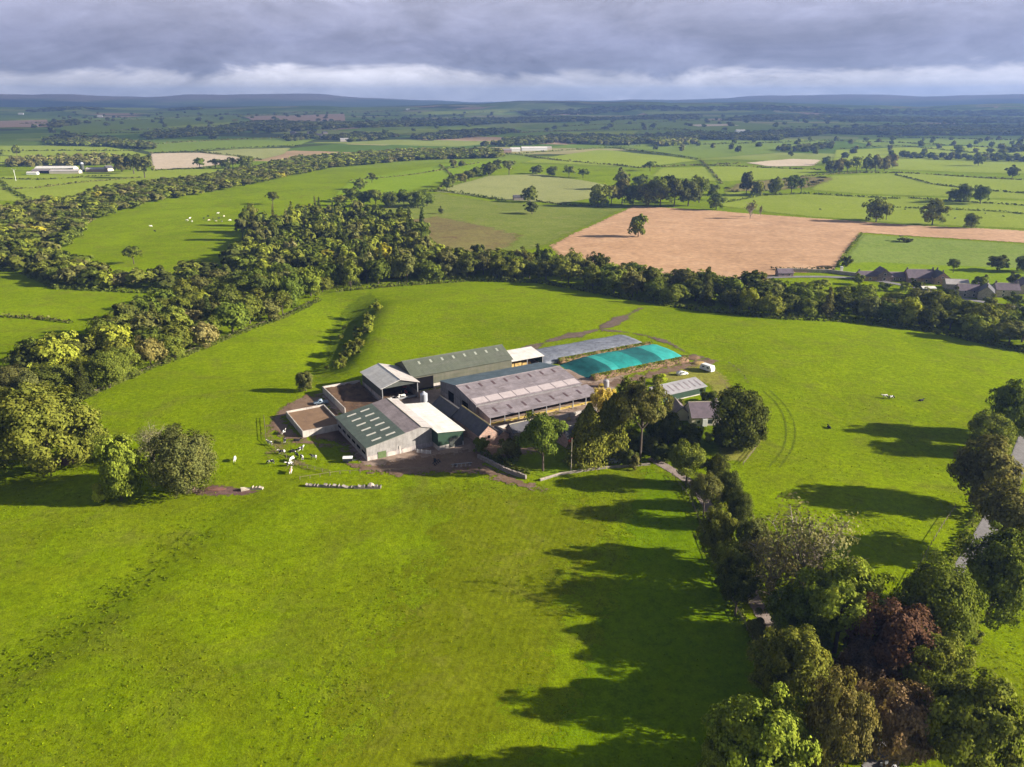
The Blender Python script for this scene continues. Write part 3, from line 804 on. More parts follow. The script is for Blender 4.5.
M['roof_greyshed'] = solid_mat('roof_greyshed', (.36, .34, .345), .12, .7, .3, corr=('X', .55, .25), stain=((.2, .19, .19), .4, .6, (.4, 1.5, 1)))
M['slate'] = solid_mat('slate', (.085, .08, .092), .28, .6, .7, corr=('X', .35, .25), stain=((.12, .12, .08), .35, .6, (1, 1.4, 1)))
M['slate_purple'] = solid_mat('slate_purple', (.165, .125, .145), .2, .65, .6, corr=('X', .4, .3), stain=((.09, .075, .08), .4, .7, (1, 1.4, 1)))
M['rooflight'] = solid_mat('rooflight', (.66, .62, .52), .1, .5, 1)
M['rooflight_pale'] = solid_mat('rooflight_pale', (.30, .31, .25), .15, .5, 1)
M['rooflight_dark'] = solid_mat('rooflight_dark', (.095, .06, .062), .2, .6, 1)
M['roof_panel_pale'] = solid_mat('roof_panel_pale', (.45, .38, .37), .12, .6, .8)
M['clad_green'] = solid_mat('clad_green', (.028, .058, .034), .15, .55, .4, corr=('X', .5, .3))
M['clad_olive'] = solid_mat('clad_olive', (.115, .115, .078), .15, .6, .3, corr=('X', .6, .25), stain=((.2, .17, .13), .3, .6, (.5, .5, 2)))
M['clad_dark'] = solid_mat('clad_dark', (.075, .08, .068), .2, .65, .4, corr=('X', .5, .3))
M['boarding'] = solid_mat('boarding', (.36, .335, .31), .25, .85, .6, corr=('Y', .45, .45), stain=((.2, .18, .16), .5, .7, (2, 2, .3)))
M['boarding_x'] = solid_mat('boarding_side', (.25, .235, .235), .3, .85, .6, corr=('X', .45, .45), stain=((.13, .12, .12), .5, .7, (2, 2, .3)))
M['concrete'] = solid_mat('concrete', (.47, .42, .37), .16, .9, .5, stain=((.22, .19, .17), .4, .8, (1, 1, .4)))
M['concrete_dirty'] = solid_mat('concrete_dirty', (.34, .30, .285), .25, .9, .5, stain=((.14, .11, .10), .5, .85, (1, 1, .4)))
M['stone_pink'] = stone_mat('stone_pink', (.40, .235, .175), (.33, .26, .21))
M['stone_grey'] = stone_mat('stone_grey', (.26, .215, .19), (.25, .22, .19))
M['stone_cream'] = stone_mat('stone_cream', (.45, .37, .28), (.4, .35, .28))
M['stone_purple'] = stone_mat('stone_purple', (.27, .20, .18), (.2, .16, .16))
M['stone_house'] = stone_mat('stone_house', (.38, .32, .26), (.36, .32, .27))
M['render_cream'] = solid_mat('render_cream', (.55, .48, .38), .1, .9, .8)
M['ridge_stone'] = solid_mat('ridge_stone', (.36, .31, .22), .2, .85, 1)
M['ridge_yellow'] = solid_mat('ridge_yellow', (.42, .34, .14), .2, .85, 1)
M['shade_and_wall_black'] = solid_mat('painted_shade_and_wall_black', (.007, .006, .006), .3, .95, 1, spec=.05)  # near-black that paints the shade inside openings; also one far shed's wall
M['door_green'] = solid_mat('door_green', (.10, .14, .05), .2, .7, 1)
M['silo_grey'] = solid_mat('silo_galvanised', (.50, .515, .55), .07, .4, .6, spec=.5, metal=.25, corr=('Z', .5, .12))
M['muck'] = solid_mat('muck', (.085, .048, .026), .45, .95, .45, bump=1.0, stain=((.17, .10, .05), .3, .9, (1, 1, 1)))
M['slurry'] = solid_mat('slurry_crust', (.205, .125, .07), .16, .85, .3, bump=.4, stain=((.12, .07, .045), .35, .6, (1, 1, 1)))
M['straw'] = solid_mat('straw', (.42, .29, .10), .35, .95, 1.2, bump=1.0, stain=((.2, .13, .06), .7, .8, (1, 1, 1)))
M['straw_bright'] = solid_mat('straw_bright', (.50, .38, .14), .3, .95, 1.2, bump=1.0)
M['sheet_teal'] = solid_mat('sheet_teal', (.008, .215, .19), .25, .85, .35, bump=.7, stain=((.012, .15, .14), .3, .8, (1, 1, 1)))
M['sheet_teal_dark'] = solid_mat('sheet_teal_dark', (.006, .105, .105), .28, .85, .35, bump=.9, stain=((.01, .16, .15), .5, .7, (1, .4, 1)))
M['sheet_teal_pale'] = solid_mat('sheet_teal_pale', (.028, .31, .27), .22, .85, .35, bump=.7, stain=((.02, .24, .2), .4, .8, (1, .3, 1)))
M['sheet_grey'] = solid_mat('sheet_grey', (.15, .16, .19), .4, .7, .6, bump=1.5, stain=((.25, .26, .28), .5, .8, (.6, 1.5, 1)))
M['trailer_green'] = solid_mat('trailer_green', (.25, .36, .27), .2, .7, 1)
M['red_paint'] = solid_mat('red_paint', (.32, .05, .03), .2, .6, 1)
M['yellow_paint'] = solid_mat('yellow_paint', (.55, .36, .04), .2, .6, 1)
M['cow_a'] = hide_mat('hide_mostly_white', .47, 1); M['cow_b'] = hide_mat('hide_mostly_black', .40, 2)
M['cow_black'] = hide_mat('hide_black', .2, 3); M['cow_white'] = hide_mat('hide_white', .8, 4); M['cow_tan'] = hide_mat('hide_tan', .5, 5, (.36, .2, .09))

# ground covers
def base_ground():
    m, n, out = new_mat('ground'); p = world_pos(n)
    big = n.noise(p, .016, 4, .6, .6); med = n.noise(p, .10, 5, .65, .5); sm = n.noise(p, .6, 6, .78); ti = n.noise(p, 2.6, 3, .7)
    g = n.mix(n.mapr(big, .36, .64, 0, 1), G1, G2); g = n.mix(n.mapr(med, .45, .72, 0, .7), g, G3)
    worn = n.noise(p, .05, 5, .72, 1.2); g = n.mix(n.mapr(worn, .5, .7, 0, .75), g, (.14, .15, .018))
    sy = n.new('ShaderNodeSeparateXYZ'); n.link(p, sy.inputs[0]); nearf = n.mapr(sy.outputs[1], 190, 300, 1, .25)
    dull = n.noise(p, .022, 6, .7, 1.8); g = n.mix(n.math('MULTIPLY', nearf, n.mapr(dull, .44, .64, 0, .6)), g, (.128, .148, .004)); tus = n.noise(p, .28, 5, .8, .6); g = n.mix(n.math('MULTIPLY', nearf, n.mapr(tus, .56, .70, 0, .45)), g, (.095, .118, .004))
    v = n.math('MULTIPLY', n.mapr(sm, .3, .7, .62, 1.32), n.mapr(ti, .3, .7, .74, 1.24)); vv = n.new('ShaderNodeCombineXYZ')
    for i in range(3): n.link(v, vv.inputs[i])
    g = n.mix(1.0, g, vv.outputs[0], 'MULTIPLY')
    # far land: a patchwork of enclosed fields, woods and plough
    q = n.mapping(p, scale=(.0030, .0036, 0), rot=(0, 0, .35))
    vo = n.new('ShaderNodeTexVoronoi', feature='F1', distance='CHEBYCHEV'); vo.inputs['Scale'].default_value = 1; vo.inputs['Randomness'].default_value = .8
    n.link(q, vo.inputs['Vector']); s = n.new('ShaderNodeSeparateColor'); n.link(vo.outputs['Color'], s.inputs[0])
    far = n.ramp(s.outputs[0], [(0, (.08, .13, .016)), (.2, (.13, .19, .02)), (.4, (.16, .21, .03)), (.55, (.20, .23, .05)), (.66, (.05, .065, .018)), (.74, (.14, .20, .025)), (.9, (.28, .25, .11)), (.95, (.32, .22, .13))], 'CONSTANT')
    far = n.mix(1.0, far, n.mix(n.noise(p, .006, 5, .7), (.6, .6, .6), (1.35, 1.35, 1.35)), 'MULTIPLY')
    sep = n.new('ShaderNodeSeparateXYZ'); n.link(p, sep.inputs[0])
    f = n.mapr(n.math('ADD', sep.outputs[1], n.mapr(n.noise(p, .004, 3, .6), 0, 1, -300, 300)), 1350, 1750, 0, 1)
    col = n.mix(f, g, far)
    wood = n.mix(n.noise(p, .0025, 5, .65), (.030, .040, .014), (.065, .085, .024))
    f2 = n.mapr(n.math('ADD', sep.outputs[1], n.mapr(n.noise(p, .0007, 4, .6), .3, .7, -3000, 3000)), 7500, 12000, 0, 1)
    col = n.mix(f2, col, wood)
    moor = n.mix(n.noise(p, .0012, 5, .65), (.10, .075, .055), (.17, .125, .085))
    col = n.mix(n.mapr(n.math('ADD', sep.outputs[2], n.mapr(n.noise(p, .0016, 4, .6), .3, .7, -30, 30)), 70, 130, 0, 1), col, moor)
    hgt = n.math('ADD', sm, n.math('MULTIPLY', ti, .4))
    n.link(bsdf(n, col, .92, n.bump(hgt, .75, .4), 0), out.inputs[0]); return m
M['ground'] = base_ground()
M['grass_rich'] = grass_mat('grass_rich', (.098, .162, .001), (.128, .198, .0015), (.152, .215, .002), soft=5)
M['grass_dark'] = grass_mat('grass_dark', (.088, .128, .003), (.11, .155, .004), (.13, .17, .006), soft=4, bump=1.0)
M['grass_worn_dimmed'] = grass_mat('grass_worn_dimmed', (.118, .144, .002), (.146, .174, .003), (.172, .196, .006), soft=14, patch=(.165, .165, .022), stripe=(D2R(14), 1.5, .24, 4.0))  # worn olive tones, also lowered to paint the less-lit foreground
M['grass_bright'] = grass_mat('grass_bright', (.150, .225, .006), (.18, .255, .009), (.20, .262, .014), soft=3)
M['grass_pale'] = grass_mat('grass_pale', (.16, .22, .035), (.19, .25, .05), (.22, .26, .06), soft=5, stripe=(D2R(10), 8, .08, 2.5))
M['grass_hay'] = grass_mat('grass_hay', (.24, .255, .085), (.28, .29, .10), (.30, .30, .12), soft=6, stripe=(D2R(80), 7, .2, .6))
M['grass_olive'] = grass_mat('grass_olive', (.13, .165, .022), (.165, .195, .032), (.19, .21, .045), soft=10, patch=(.20, .20, .06))
M['grass_dry'] = grass_mat('grass_dry', (.19, .16, .05), (.155, .12, .05), (.20, .19, .06), soft=14, patch=(.14, .085, .05))
M['grass_yellow'] = grass_mat('grass_yellow', (.19, .20, .03), (.22, .22, .035), (.25, .22, .05), soft=2.5, patch=(.2, .16, .06))
M['grass_track'] = grass_mat('grass_track', (.09, .12, .008), (.105, .135, .01), (.12, .14, .015), soft=.6)
M['grass_mid'] = grass_mat('grass_mid', (.20, .25, .022), (.225, .275, .03), (.25, .285, .045), soft=6)
M['grass_far'] = grass_mat('grass_far', (.13, .185, .02), (.15, .205, .025), (.17, .21, .035), soft=8)
M['mud'] = dirt_mat('mud', (.115, .066, .038), (.168, .104, .064), (.21, .14, .092), 4.2, .3, .8, wet=.25)
M['mud_track'] = dirt_mat('mud_track', (.085, .058, .038), (.12, .082, .055), (.17, .12, .085), 2.0, .4, .8)
M['yard'] = dirt_mat('yard_concrete', (.18, .122, .085), (.265, .19, .142), (.34, .255, .20), 2.6, .18, .75, wet=.2)
M['stubble'] = dirt_mat('stubble', (.38, .215, .105), (.46, .265, .135), (.52, .32, .175), 5, .03, .95, stripe=(D2R(100), 4.2, .3))
M['stubble_pale'] = dirt_mat('stubble_pale', (.42, .33, .22), (.47, .37, .25), (.5, .4, .28), 6, .03, .95, stripe=(D2R(80), 7, .1))
M['stubble_far'] = dirt_mat('stubble_far', (.30, .20, .13), (.34, .22, .14), (.37, .25, .16), 10, .02, .95)
M['tarmac'] = dirt_mat('tarmac', (.16, .145, .14), (.19, .175, .17), (.22, .205, .20), .5, .25, .85)
M['lane'] = dirt_mat('lane_gravel', (.20, .15, .125), (.26, .20, .17), (.31, .25, .21), .7, .35, .9)
M['soil_red'] = dirt_mat('soil_red', (.095, .05, .04), (.13, .07, .055), (.17, .10, .08), 1.8, .5, .95)
M['soil_bank'] = solid_mat('soil_bank', (.20, .12, .07), .35, .95, .6, bump=.8)
M['soil_heap'] = solid_mat('soil_heap', (.16, .075, .055), .3, .95, .9, bump=.8)
M['grass_tuft'] = leaf_mat('grass_tuft', True, .3)
build_protos()

# ------------------------------------------------------------------ ground
make_ground(M['ground'])
def fld(name, pts, mat, layer=1, cell=None): return sheet(name, dens(pxpoly(pts), 40, 0) if False else pxpoly(pts), M[mat], layer, cell)
fld('stubble_field', [(548, 246), (632, 206), (720, 211), (812, 218), (925, 226), (1060, 233), (1060, 246), (862, 233), (838, 272), (780, 274), (740, 296), (690, 286), (620, 274), (560, 258)], 'stubble', 2)
fld('hay_field', [(432, 192), (462, 183), (488, 176), (540, 174), (588, 181), (610, 186), (596, 198), (562, 204), (500, 200), (455, 194)], 'grass_hay', 2)
fld('rough_pasture', [(372, 212), (400, 193), (440, 193), (500, 202), (560, 206), (632, 206), (545, 248), (480, 262), (430, 255)], 'grass_olive', 1)
fld('rough_grass', [(392, 222), (440, 216), (490, 226), (528, 236), (505, 252), (440, 255)], 'grass_dry', 3)
fld('meadow', [(862, 234), (1060, 247), (1060, 285), (930, 276), (834, 270)], 'grass_pale', 3)
fld('meadow', [(836, 264), (870, 262), (1060, 270), (1060, 290), (940, 282), (830, 272)], 'grass_bright', 4)
fld('pasture', [(712, 205), (725, 192), (860, 195), (1080, 203), (1080, 232), (925, 225), (812, 217)], 'grass_mid', 1)
fld('pasture', [(808, 190), (830, 176), (900, 173), (1080, 182), (1080, 201), (860, 194)], 'grass_mid', 1)
fld('pasture', [(520, 163), (600, 150), (700, 161), (640, 168), (600, 166)], 'grass_mid', 2)
fld('pasture', [(612, 146), (740, 140), (840, 140), (790, 152), (700, 159)], 'grass_far', 2)
fld('heath', [(718, 193), (735, 183), (800, 176), (840, 178), (815, 188)], 'grass_dry', 2)
fld('pale_field', [(745, 163), (790, 159), (822, 160), (815, 166), (770, 167)], 'stubble_pale', 2)
fld('pasture', [(660, 168), (745, 166), (820, 170), (800, 178), (720, 182), (650, 176)], 'grass_mid', 1)
fld('pasture', [(835, 150), (960, 146), (1060, 152), (1060, 175), (900, 170), (830, 165)], 'grass_mid', 1)
fld('pasture', [(840, 140), (980, 137), (1060, 140), (1060, 150), (960, 145), (880, 148)], 'grass_far', 1)
fld('pasture', [(330, 200), (350, 180), (440, 165), (500, 160), (470, 175), (400, 193), (372, 195)], 'grass_bright', 1)
fld('pasture', [(-40, 200), (-40, 178), (120, 172), (240, 168), (200, 180), (130, 188), (60, 203)], 'grass_mid', 1)
fld('pasture', [(-40, 165), (-40, 145), (100, 146), (150, 155), (110, 165)], 'grass_mid', 1)
fld('stubble_field', [(150, 154), (200, 153), (245, 158), (238, 163), (195, 168), (152, 170)], 'stubble_pale', 3)
fld('barley_field', [(198, 152), (245, 149), (292, 148), (285, 154), (262, 160), (240, 158)], 'grass_hay', 2)
fld('pasture', [(120, 146), (230, 140), (330, 136), (300, 146), (200, 151), (150, 153)], 'grass_far', 1)
fld('stubble_field', [(-40, 122), (48, 120), (50, 127), (-40, 129)], 'stubble_far', 2)
fld('stubble_field', [(243, 117), (345, 114), (346, 121), (262, 122)], 'stubble_far', 2)
fld('stubble_field', [(546, 113), (582, 112), (580, 115), (548, 116)], 'stubble_far', 2)
fld('pasture', [(520, 126), (640, 119), (760, 124), (800, 128), (700, 132), (560, 131)], 'grass_far', 2)
fld('pasture', [(60, 120), (180, 112), (240, 116), (250, 126), (160, 133), (60, 134)], 'grass_far', 2)
fld('pasture', [(780, 123), (845, 124), (870, 128), (800, 129)], 'grass_far', 2)
for q in ([(165, 127), (320, 121), (332, 125), (180, 131)], [(395, 113), (520, 108), (535, 110.5), (410, 115.5)], [(556, 133), (640, 131), (632, 136), (560, 137)], [(60, 110), (150, 107.5), (160, 109.5), (66, 113)], [(640, 112), (740, 110), (760, 112.5), (650, 115)], [(890, 117), (1040, 116), (1050, 119), (900, 120)], [(360, 132), (430, 129), (450, 132), (370, 136)]):
    fld('pasture', q, 'grass_mid', 3)
fld('stubble_field', [(330, 128), (352, 126.5), (360, 128.5), (336, 130)], 'stubble_far', 3); fld('stubble_field', [(690, 125), (730, 124), (740, 126), (698, 127)], 'stubble_pale', 3)
# home pasture: richer strip beside the lane, worn silage ground painted dimmer, bank
fld('grass_sward', [(640, 466), (672, 470), (722, 560), (770, 660), (735, 800), (560, 830), (500, 800), (560, 700), (612, 580), (626, 500)], 'grass_rich', 2, 4)
fld('grass_sward', [(395, 485), (470, 480), (548, 495), (618, 485), (620, 520), (600, 590), (560, 690), (505, 790), (430, 830), (250, 840), (330, 700), (385, 600), (420, 530)], 'grass_worn_dimmed', 1, 4)
fld('rough_grass', [(330, 375), (322, 345), (340, 310), (372, 292), (380, 300), (372, 335), (352, 372)], 'grass_dark', 2, 3)
fld('garden_lawn', [(522, 472), (560, 463), (640, 458), (655, 462), (640, 467), (600, 469), (550, 480)], 'grass_bright', 3, 2)
fld('garden_lawn', [(640, 372), (672, 366), (705, 363), (728, 376), (738, 398), (722, 404), (706, 384), (660, 382)], 'grass_yellow', 3, 2)
fld('garden_lawn', [(715, 448), (760, 432), (768, 440), (748, 462), (722, 462)], 'grass_yellow', 3, 2)
fld('garden_ground', [(560, 462), (600, 440), (660, 405), (700, 402), (745, 420), (760, 440), (720, 452), (690, 470), (650, 462)], 'grass_dark', 2, 3)
# yards and tracks
def lp(l): return [L(*q) for q in l]
sheet('farmyard', lp([(-4, -4), (10, -9), (22, -10), (36, -14), (44, -10), (50, -10), (70, -12), (90, -6), (100, 12), (112, 22), (118, 25), (97, 42), (90, 62), (60, 46), (38, 47), (36, 66), (18, 64), (4, 64), (2, 46), (8, 30), (-1, 28)]), M['yard'], 3, 3)
sheet('muddy_yard', lp([(-6, -6), (0, -11), (8, -15), (18, -19), (30, -20), (46, -21), (54, -25), (55, -22), (46, -15), (40, -8), (24, -6), (4, -2)]), M['mud'], 4, 1.6)
sheet('muddy_yard', lp([(-17, 50), (-21, 40), (-19, 28), (-14, 20), (-6, 12), (-3, 3), (1, -4), (2, 4), (-6, 18), (-11, 25), (-12, 46), (4, 47), (5, 62), (0, 66), (-10, 58)]), M['mud'], 4, 1.6)
fld('muddy_yard', [(345, 459), (372, 464), (440, 457), (476, 459), (500, 469), (530, 480), (553, 490), (540, 495), (500, 484), (470, 474), (440, 475), (400, 479), (360, 473), (338, 466)], 'mud', 5, 1.5)
fld('worn_ground', [(256, 424), (268, 418), (284, 432), (300, 444), (322, 462), (330, 472), (300, 476), (276, 468), (262, 450)], 'grass_dry', 3, 2)
def trk(name, pts, w, mat, layer=4, cell=None, it=2):
    P = smooth_line(pxpoly(pts), it)
    if mat == 'mud_track' and w > 4: w = [w*(.75+.35*math.sin(i*.9)+.25*math.sin(i*2.3))*(1 if i < len(P)-6 else .2+.13*(len(P)-i)) for i in range(len(P))]
    return sheet(name, ribbon(P, w), M[mat], layer, cell)
trk('farm_track', [(520, 352), (548, 341), (580, 334), (603, 329), (624, 317), (642, 308)], 8.5, 'mud_track', 3, 1.7)
trk('farm_track', [(600, 330), (636, 333), (668, 342), (690, 355), (718, 362)], 5, 'mud_track', 3, 1.7)
trk('farm_track', [(535, 374), (565, 381), (592, 388), (640, 378), (690, 365), (716, 360)], 8, 'mud', 5, 1.8)
trk('lane', [(650, 458), (672, 470), (690, 482), (705, 499), (722, 535), (745, 583), (765, 620), (790, 655), (820, 695), (862, 742), (890, 775)], 3.6, 'lane', 4, 1)
trk('road', [(1060, 385), (1032, 425), (1014, 475), (990, 530), (962, 575), (938, 620), (912, 680), (888, 740), (868, 810), (850, 900)], 5.2, 'tarmac', 5, 1.5)
trk('road', [(700, 283), (770, 277), (850, 277), (905, 285), (975, 302), (1060, 312)], 6, 'tarmac', 4, 2)
for dx in (0, 7):
    trk('wheel_track', [(762+dx, 390), (779+dx, 405), (787+dx*1.3, 425), (785+dx*1.3, 448), (768+dx*1.6, 468)], .9, 'grass_track', 2, .6)
    trk('wheel_track', [(262+dx*2.6, 800), (300+dx*2.4, 722), (340+dx*2, 655), (372+dx*1.8, 600)], .55, 'grass_track', 3, .5)
trk('wheel_track', [(728, 362), (742, 372), (748, 383)], 1.4, 'mud_track', 3, .8); trk('wheel_track', [(714, 368), (722, 380), (730, 392)], 1.3, 'mud_track', 4, .8)
trk('wheel_track', [(621, 485), (624, 510), (614, 560), (600, 600), (580, 660)], .6, 'grass_track', 3, .6)
trk('wheel_track', [(545, 452), (560, 470), (600, 490)], .01, 'grass_track', 2, 5) if False else None
fld('bare_soil', [(190, 489), (215, 484), (240, 487), (262, 489), (255, 495), (215, 497), (192, 495)], 'soil_red', 2, 1.2)
fld('bare_soil', [(40, 462), (70, 455), (95, 452), (92, 457), (70, 466), (45, 468)], 'soil_red', 2, 1.2)
# ------------------------------------------------------------------ the farm
def lights_row(si, X, n, f0, f1, w, x0=None, x1=None):
    x0 = X/n/2 if x0 is None else x0; x1 = X-X/n/2 if x1 is None else x1
    return [(si, x0+(x1-x0)*i/(n-1), f0, f1, w) for i in range(n)]
gl = []
for row, (f0, f1) in enumerate(((.10, .30), (.36, .56))):
    for i in range(6): gl.append((4, 3+4.3*i, 1-f1 if False else f0, f1, .9))
# green barn: ridge along v; profile runs from u=21 (Y=0) to u=-0.5 (Y=W)
gb = shed('cattle_barn', 'green and grey roofed barn with twelve white rooflights at the near left of the farm', 'barn', -.5, 20.5, 0, 27.5, 'v',
          [(0, 6.3), (.17, 7.3), (.42, 6.4), (1, 4.3)], ['roof_cream', 'roof_pinkgrey', 'roof_green'], 'boarding', 'concrete_dirty', 1.6,
          lights=[(2, 2.6+4.4*i, f, f+.24, .8) for i in range(6) for f in (.16, .52)], ridge='ridge_stone')
shed_door(gb, 'x0', 16.3, 2.6, 2.1, 'door_green'); shed_door(gb, 'x0', 10.6, .5, 2.6, 'concrete', name='buttress')
for i in range(6): shed_door(gb, 'y1', 2.5+4.4*i, 2.6, .7, 'shade_and_wall_black', 1.65, 'vent_shade_panel')  # black panels paint the shade in the side wall's gaps
for p in (19.4, 13.2, 8.4): shed_door(gb, 'x0', p, 3.0, 1.55, 'concrete', -.2, 'wall_panel', .05)
we = shed('lean_to_shed', 'white roofed mono pitch shed with dark green cladding beside the green roofed barn', 'shed', 20.7, 29.2, -4, 22.5, 'v',
          [(0, 5.0), (1, 6.05)], ['roof_white'], 'clad_green', 'concrete', 1.5, over=.4)
shed_door(we, 'x0', 2.6, 4.4, 3.0, 'clad_dark', .3, 'sliding_door')
os_ = shed('open_shed', 'pale roofed open fronted shed with cows standing inside, above the muck pit', 'shed', 20.3, 33.8, 41, 61, 'v',
           [(0, 6.0), (.5, 8.0), (1, 6.0)], ['roof_cream', 'roof_white'], 'clad_dark', 'concrete_dirty', 2.4, open_='x0', over=.6, ridge='roof_white')
obj('straw_bed', box(B(), .3, 19.6, .3, 13.2, -.3, .12), M['muck'], os_)
obj('feed_barrier', box(B(), .9, 1.0, .6, 12.9, .2, .9), M['steel'], os_)
lb = shed('long_barn', 'long olive green roofed barn with eight pale rooflights at the back of the farm', 'barn', 34.5, 76, 47.5, 64.5, 'u',
          [(0, 5.8), (.5, 9.2), (1, 5.8)], ['roof_olive', 'roof_olive'], 'clad_olive', 'concrete', 1.7, over=.5, open_='',
          lights=[(0, 5.5+4.7*i, .66, .84, .8) for i in range(8)], lightmat='rooflight_pale', ridge='roof_olive')
shed_door(lb, 'y0', 4.4, 7.6, 4.8, 'shade_and_wall_black', .1, 'doorway_shade_panel'); shed_door(lb, 'x0', 8.5, 6, 4.6, 'shade_and_wall_black', .1, 'doorway_shade_panel')  # flat black panels painted as the dark interior behind each opening
wl = shed('lean_to_shed', 'small white roofed open shed against the right end of the long olive barn', 'shed', 76.4, 91, 48.5, 58, 'u',
          [(0, 4.4), (1, 5.5)], ['roof_white'], 'clad_green', 'concrete', 1.0, open_='y0', over=.4)
obj('bale_stack', box(box(B(), 2, 6.4, 3, 6.5, 0, 2.2), 7.2, 11, 3.5, 7, 0, 1.5), M['straw'], wl)
cs = shed('cubicle_shed', 'wide lilac roofed cattle shed with dark rooflights in the middle of the farm', 'shed', 42.3, 84.5, 12.6, 40.5, 'u',
          [(0, 5.1), (.52, 7.3), (1, 4.9)], ['roof_lilac', 'roof_bluegrey'], 'boarding_x', 'concrete_dirty', 1.6, over=.35,
          lights=[(0, 3+5.0*i, .74, .92, .8) for i in range(8)], lightmat='rooflight_dark', ridge='roof_pinkgrey')
for i in range(8):
    a, b = (-.35, 5.05), (14.51, 7.3); f0, f1 = .05, .3
    p = [(a[0]+(b[0]-a[0])*f, a[1]+(b[1]-a[1])*f+.135) for f in (f0, f1)]
    obj('rooflight', roof_slab(B(), .2+5.25*i, 5.1+5.25*i, p[0], p[1], .04), M['roof_panel_pale'], [c for c in cs.children if c.name.startswith('roof')][0])
shed_door(cs, 'x0', 8, 4.2, 3.4, 'shade_and_wall_black', .1, 'doorway_shade_panel'); shed_door(cs, 'x0', 19, 4.2, 3.4, 'shade_and_wall_black', .1, 'doorway_shade_panel'); shed_door(cs, 'x0', 13.5, 3.2, 2.4, 'roof_greyshed', .4, 'sliding_door')  # both openings are closed panels with interior shade put into their colour
ft = shed('feeding_shed', 'low open fronted feeding shed in front of the wide lilac roofed cattle shed', 'shed', 43.2, 86.6, 4.6, 12.2, 'u',
          [(0, 3.2), (1, 4.2)], ['roof_lilac'], 'boarding_x', 'concrete_dirty', 1.2, open_='y0', over=.4, lights=[(0, 4+5.6*i, .35, .72, .8) for i in range(7)], lightmat='rooflight_dark')
obj('feed_rail', box(B(), .3, 43, .3, .4, .7, .85), M['yellow_paint'], ft)
obj('feed_strip', box(B(), .3, 43, .9, 2.2, -.2, .35), M['straw_bright'], ft)
obj('back_shade_board', box(B(), .3, 43, 5.5, 5.6, 0, 3.0), M['shade_and_wall_black'], ft)  # near-black board paints the interior shade of the open shed
for k, (u0, u1, v0, v1, hh, mt) in enumerate(((44, 62, 1.2, 1.5, 1.0, 'concrete'), (66, 84, -1.5, -1.2, 1.3, 'concrete'))):
    p = L(u0, v0); r = thing('feed_wall', ['low concrete feed wall in front of the feeding shed, left half', 'low pale concrete feed wall at the right end of the feeding yard'][k], 'wall', (p[0], p[1], hz(*p)), FA)
    obj('wall_body', box(B(), 0, u1-u0, 0, v1-v0, -1, hh), M[mt], r); obj('coping', box(B(), -.03, u1-u0+.03, -.04, v1-v0+.04, hh+.003, hh+.1), M['concrete'], r)
sheet('straw_litter', lp([(44, 1.5), (60, 2.2), (74, 2.2), (86, 1), (86, 5), (44, 5)]), M['grass_dry'], 6, 1.5)
# calf hutches
for k, (u, v) in enumerate(((57.5, -1.2), (59.6, -1.0))):
    p = L(u, v); r = thing('calf_hutch', ['white calf hutch nearer the stone barn, in the yard below the feeding shed', 'white calf hutch on the right of its pair, in the yard below the feeding shed'][k], 'hutch', (p[0], p[1], hz(*p)), FA+.3, 'calf hutches below the feeding shed')
    obj('shell', loft(B(), [[(x, -.7, 0), (x, -.62, 1.0), (x, -.3, 1.35), (x, .3, 1.35), (x, .62, 1.0), (x, .7, 0)] for x in (-1, 1)]), M['white_paint'], r)
    obj('doorway_shade_panel', box(B(), -1.03, -1.002, -.35, .35, .02, .95), M['shade_and_wall_black'], r)  # black plate paints the hutch's inner shade
# stone range
c = L(35.7, .5)
st = house('stone_barn', 'old pink sandstone barn with dark slate roof and yellow ridge, gable to the camera', 'barn', c[0], c[1], FA+math.pi/2, 18, 6.6, 4.2, 7.0, 'stone_pink', 'slate')
obj('ridge_line', prism(B(), [(-9.35, -.24, 7.2), (-9.35, 0, 7.36), (-9.35, .24, 7.2)], (18.7, 0, 0)), M['ridge_yellow'], st)
obj('window', box(B(), -9.05, -8.98, -.5, .5, 2.6, 3.6), M['shade_and_wall_black'], st)  # opening is a solid block painted with interior shade
obj('verge', box(B(), -5.05, -4.75, -3.5, -.1, 4.2, 4.3), M['ridge_stone'], st) if False else None
c = L(34.4, 16.5)
st2 = house('stone_byre', 'lower dark slate roofed byre joined behind the pink stone barn', 'barn', c[0], c[1], FA+math.pi/2, 13.5, 6.6, 3.6, 6.2, 'stone_grey', 'slate')
c = L(41.2, -5.4)
st3 = house('stone_outhouse', 'little stone outhouse against the right side of the pink stone barn', 'outhouse', c[0], c[1], FA+math.pi/2, 4.6, 3.8, 2.3, 3.5, 'stone_pink', 'slate')
c = L(49, -6.0)
st4 = house('stone_outhouse', 'low slate roofed stone outbuilding half hidden behind the ash tree on the lawn', 'outhouse', c[0], c[1], FA, 9, 5, 2.4, 4.4, 'stone_grey', 'slate')
c = at(575, 442)
st5 = house('stone_outhouse', 'slate roofed outbuilding in the shade between the ash tree and the cypresses', 'outhouse', c[0], c[1], FA, 10, 7, 3.4, 5.8, 'stone_pink', 'slate')
